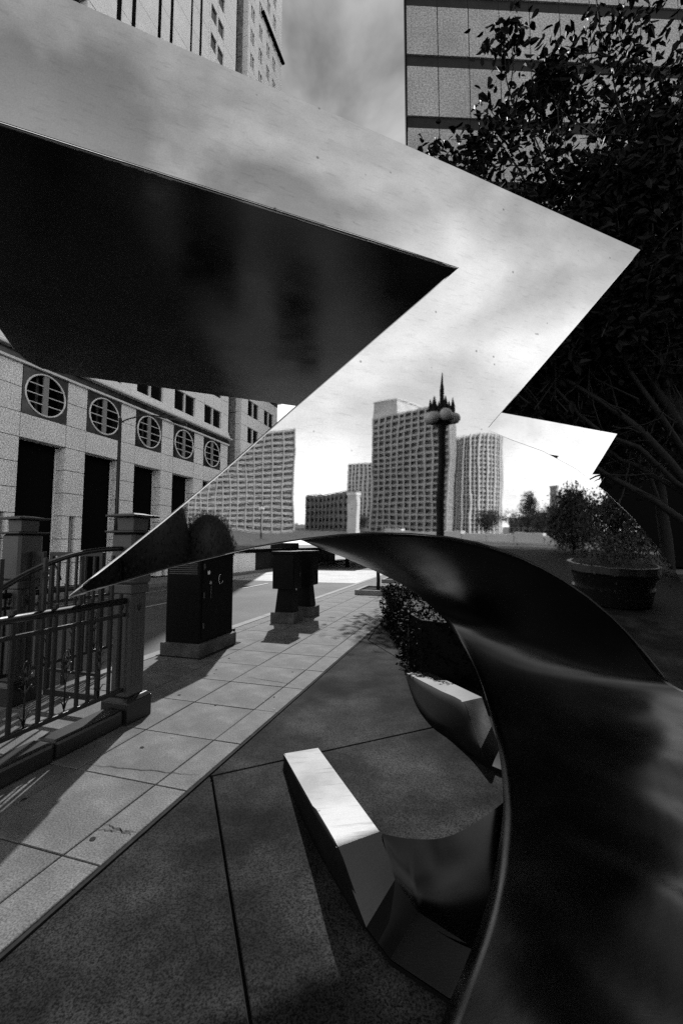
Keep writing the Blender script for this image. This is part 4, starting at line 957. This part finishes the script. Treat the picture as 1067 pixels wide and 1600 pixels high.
# dark evergreens just behind the camera
def bush(x, y, rx, ry, h, label, seed, n=5000):
    t = empty('evergreen_shrub', (x, y, 0), 0, label, 'shrub', 'clipped dark shrubs behind the camera')
    bm = bmesh.new(); bmesh.ops.create_icosphere(bm, subdivisions=3, radius=1.0)
    for v in bm.verts: v.co = Vector((v.co.x * rx * .93, v.co.y * ry * .93, h * 0.52 + v.co.z * h * 0.46))
    mobj('inner_mass', bm, M['hedge_leaf'], t, smooth=True)
    rnd = random.Random(seed); V = []; Fc = []
    for _ in range(n):
        d = Vector((rnd.gauss(0, 1), rnd.gauss(0, 1), rnd.gauss(0, 1))).normalized(); p = Vector((d.x * rx, d.y * ry, h * 0.52 + d.z * h * 0.48)) * rnd.uniform(0.96, 1.02)
        ax = (d + Vector((rnd.gauss(0, .6), rnd.gauss(0, .6), rnd.gauss(0, .6)))).normalized(); sd_ = ax.cross(Vector((rnd.gauss(0, 1), rnd.gauss(0, 1), 1))).normalized(); s = rnd.uniform(.012, .022); b0 = len(V)
        V += [p, p + ax * s + sd_ * s * .5, p + ax * s * 2, p + ax * s - sd_ * s * .5]; Fc.append((b0, b0 + 1, b0 + 2, b0 + 3))
    raw('foliage', V, Fc, M['hedge_leaf'], t)
bush(0.95, -3.4, 0.70, 0.6, 2.15, 'tall rounded dark evergreen shrub, the one nearer the pavement', 1)
bush(2.02, -3.3, 0.62, 0.5, 1.66, 'rounded dark evergreen shrub, the lower one by the lamp', 2)
bush(0.15, -3.9, 0.6, 0.55, 2.1, 'dark evergreen shrub directly behind the camera, slimmest of the three', 3)
# round stone planter near the leg of the arch
pn = empty('stone_planter', (9.3, 2.3, 0), 0, 'large dark round stone planter with a lip, close in the reflection', 'planter')
bm = bmesh.new(); tube(bm, [(0, 0, 0), (0, 0, 0.3), (0, 0, 0.32), (0, 0, 0.62), (0, 0, 0.64), (0, 0, 0.78)], [1.15, 1.25, 1.18, 1.3, 1.42, 1.42], 36); mobj('bowl', bm, M['wallstone'], pn, smooth=False)
bm = bmesh.new(); tube(bm, [(0, 0, 0.781), (0, 0, 0.80)], [1.3, 1.25], 30); mobj('soil', bm, M['soil'], pn)
leaf_cloud('flowers', [((0, 0, 0.95), (1.1, 1.1, 0.15), 30, 1)], 1500, 0.09, M['leaf_far'], pn)
# trees of the park behind
parkl = ['small tree left of the round tower', 'round tree at the foot of the broad tower', 'broad tree far to the right in the park', 'tall tree beside the dark chimney tower', 'dark tree mass at the right edge of the park', 'tree with a bare leader in the park', 'low tree beside the planter', 'large tree nearest the arch leg']
for i, (x, y, h, r_) in enumerate(((55.8, -21.7, 4.0, 1.6), (53.5, -43.1, 3.2, 1.6), (70, -22, 4.6, 3.5), (62, -14.5, 4.8, 3.4), (27, -2.9, 4.2, 1.8), (60, -17.5, 6.5, 1.0), (23, 1.6, 4.0, 3.2), (18.5, 6.0, 3.6, 2.6))):
    tree('park_tree', (x, y, 0), (x, y, h * 0.45), 0.12, [(0.9, (x - r_ * .4, y, h * .7), .05), (0.9, (x + r_ * .4, y, h * .7), .05)],
         [((x, y, h * (0.5 if i in (3, 4, 6, 7) else 0.62)), (r_, r_, h * (0.44 if i in (3, 4, 6, 7) else 0.34)), 60, 1)], 9000 if i in (3, 4, 6, 7) else 3500, 0.2, parkl[i], m='leaf_far', seed=70 + i, twigs=3, group='trees of the park behind the camera')
st = empty('park_wall', (40, -9, 0), R(100), 'long low pale stone terrace wall edging the park', 'wall')
for k in range(14): bx('wall_stone', (-21 + k * 3 + .03, -18 + k * 3 - .03, 0, 0.6, 0, 0.75 if k % 3 else 0.95), M['sk_light'], st, bevel=0.02)
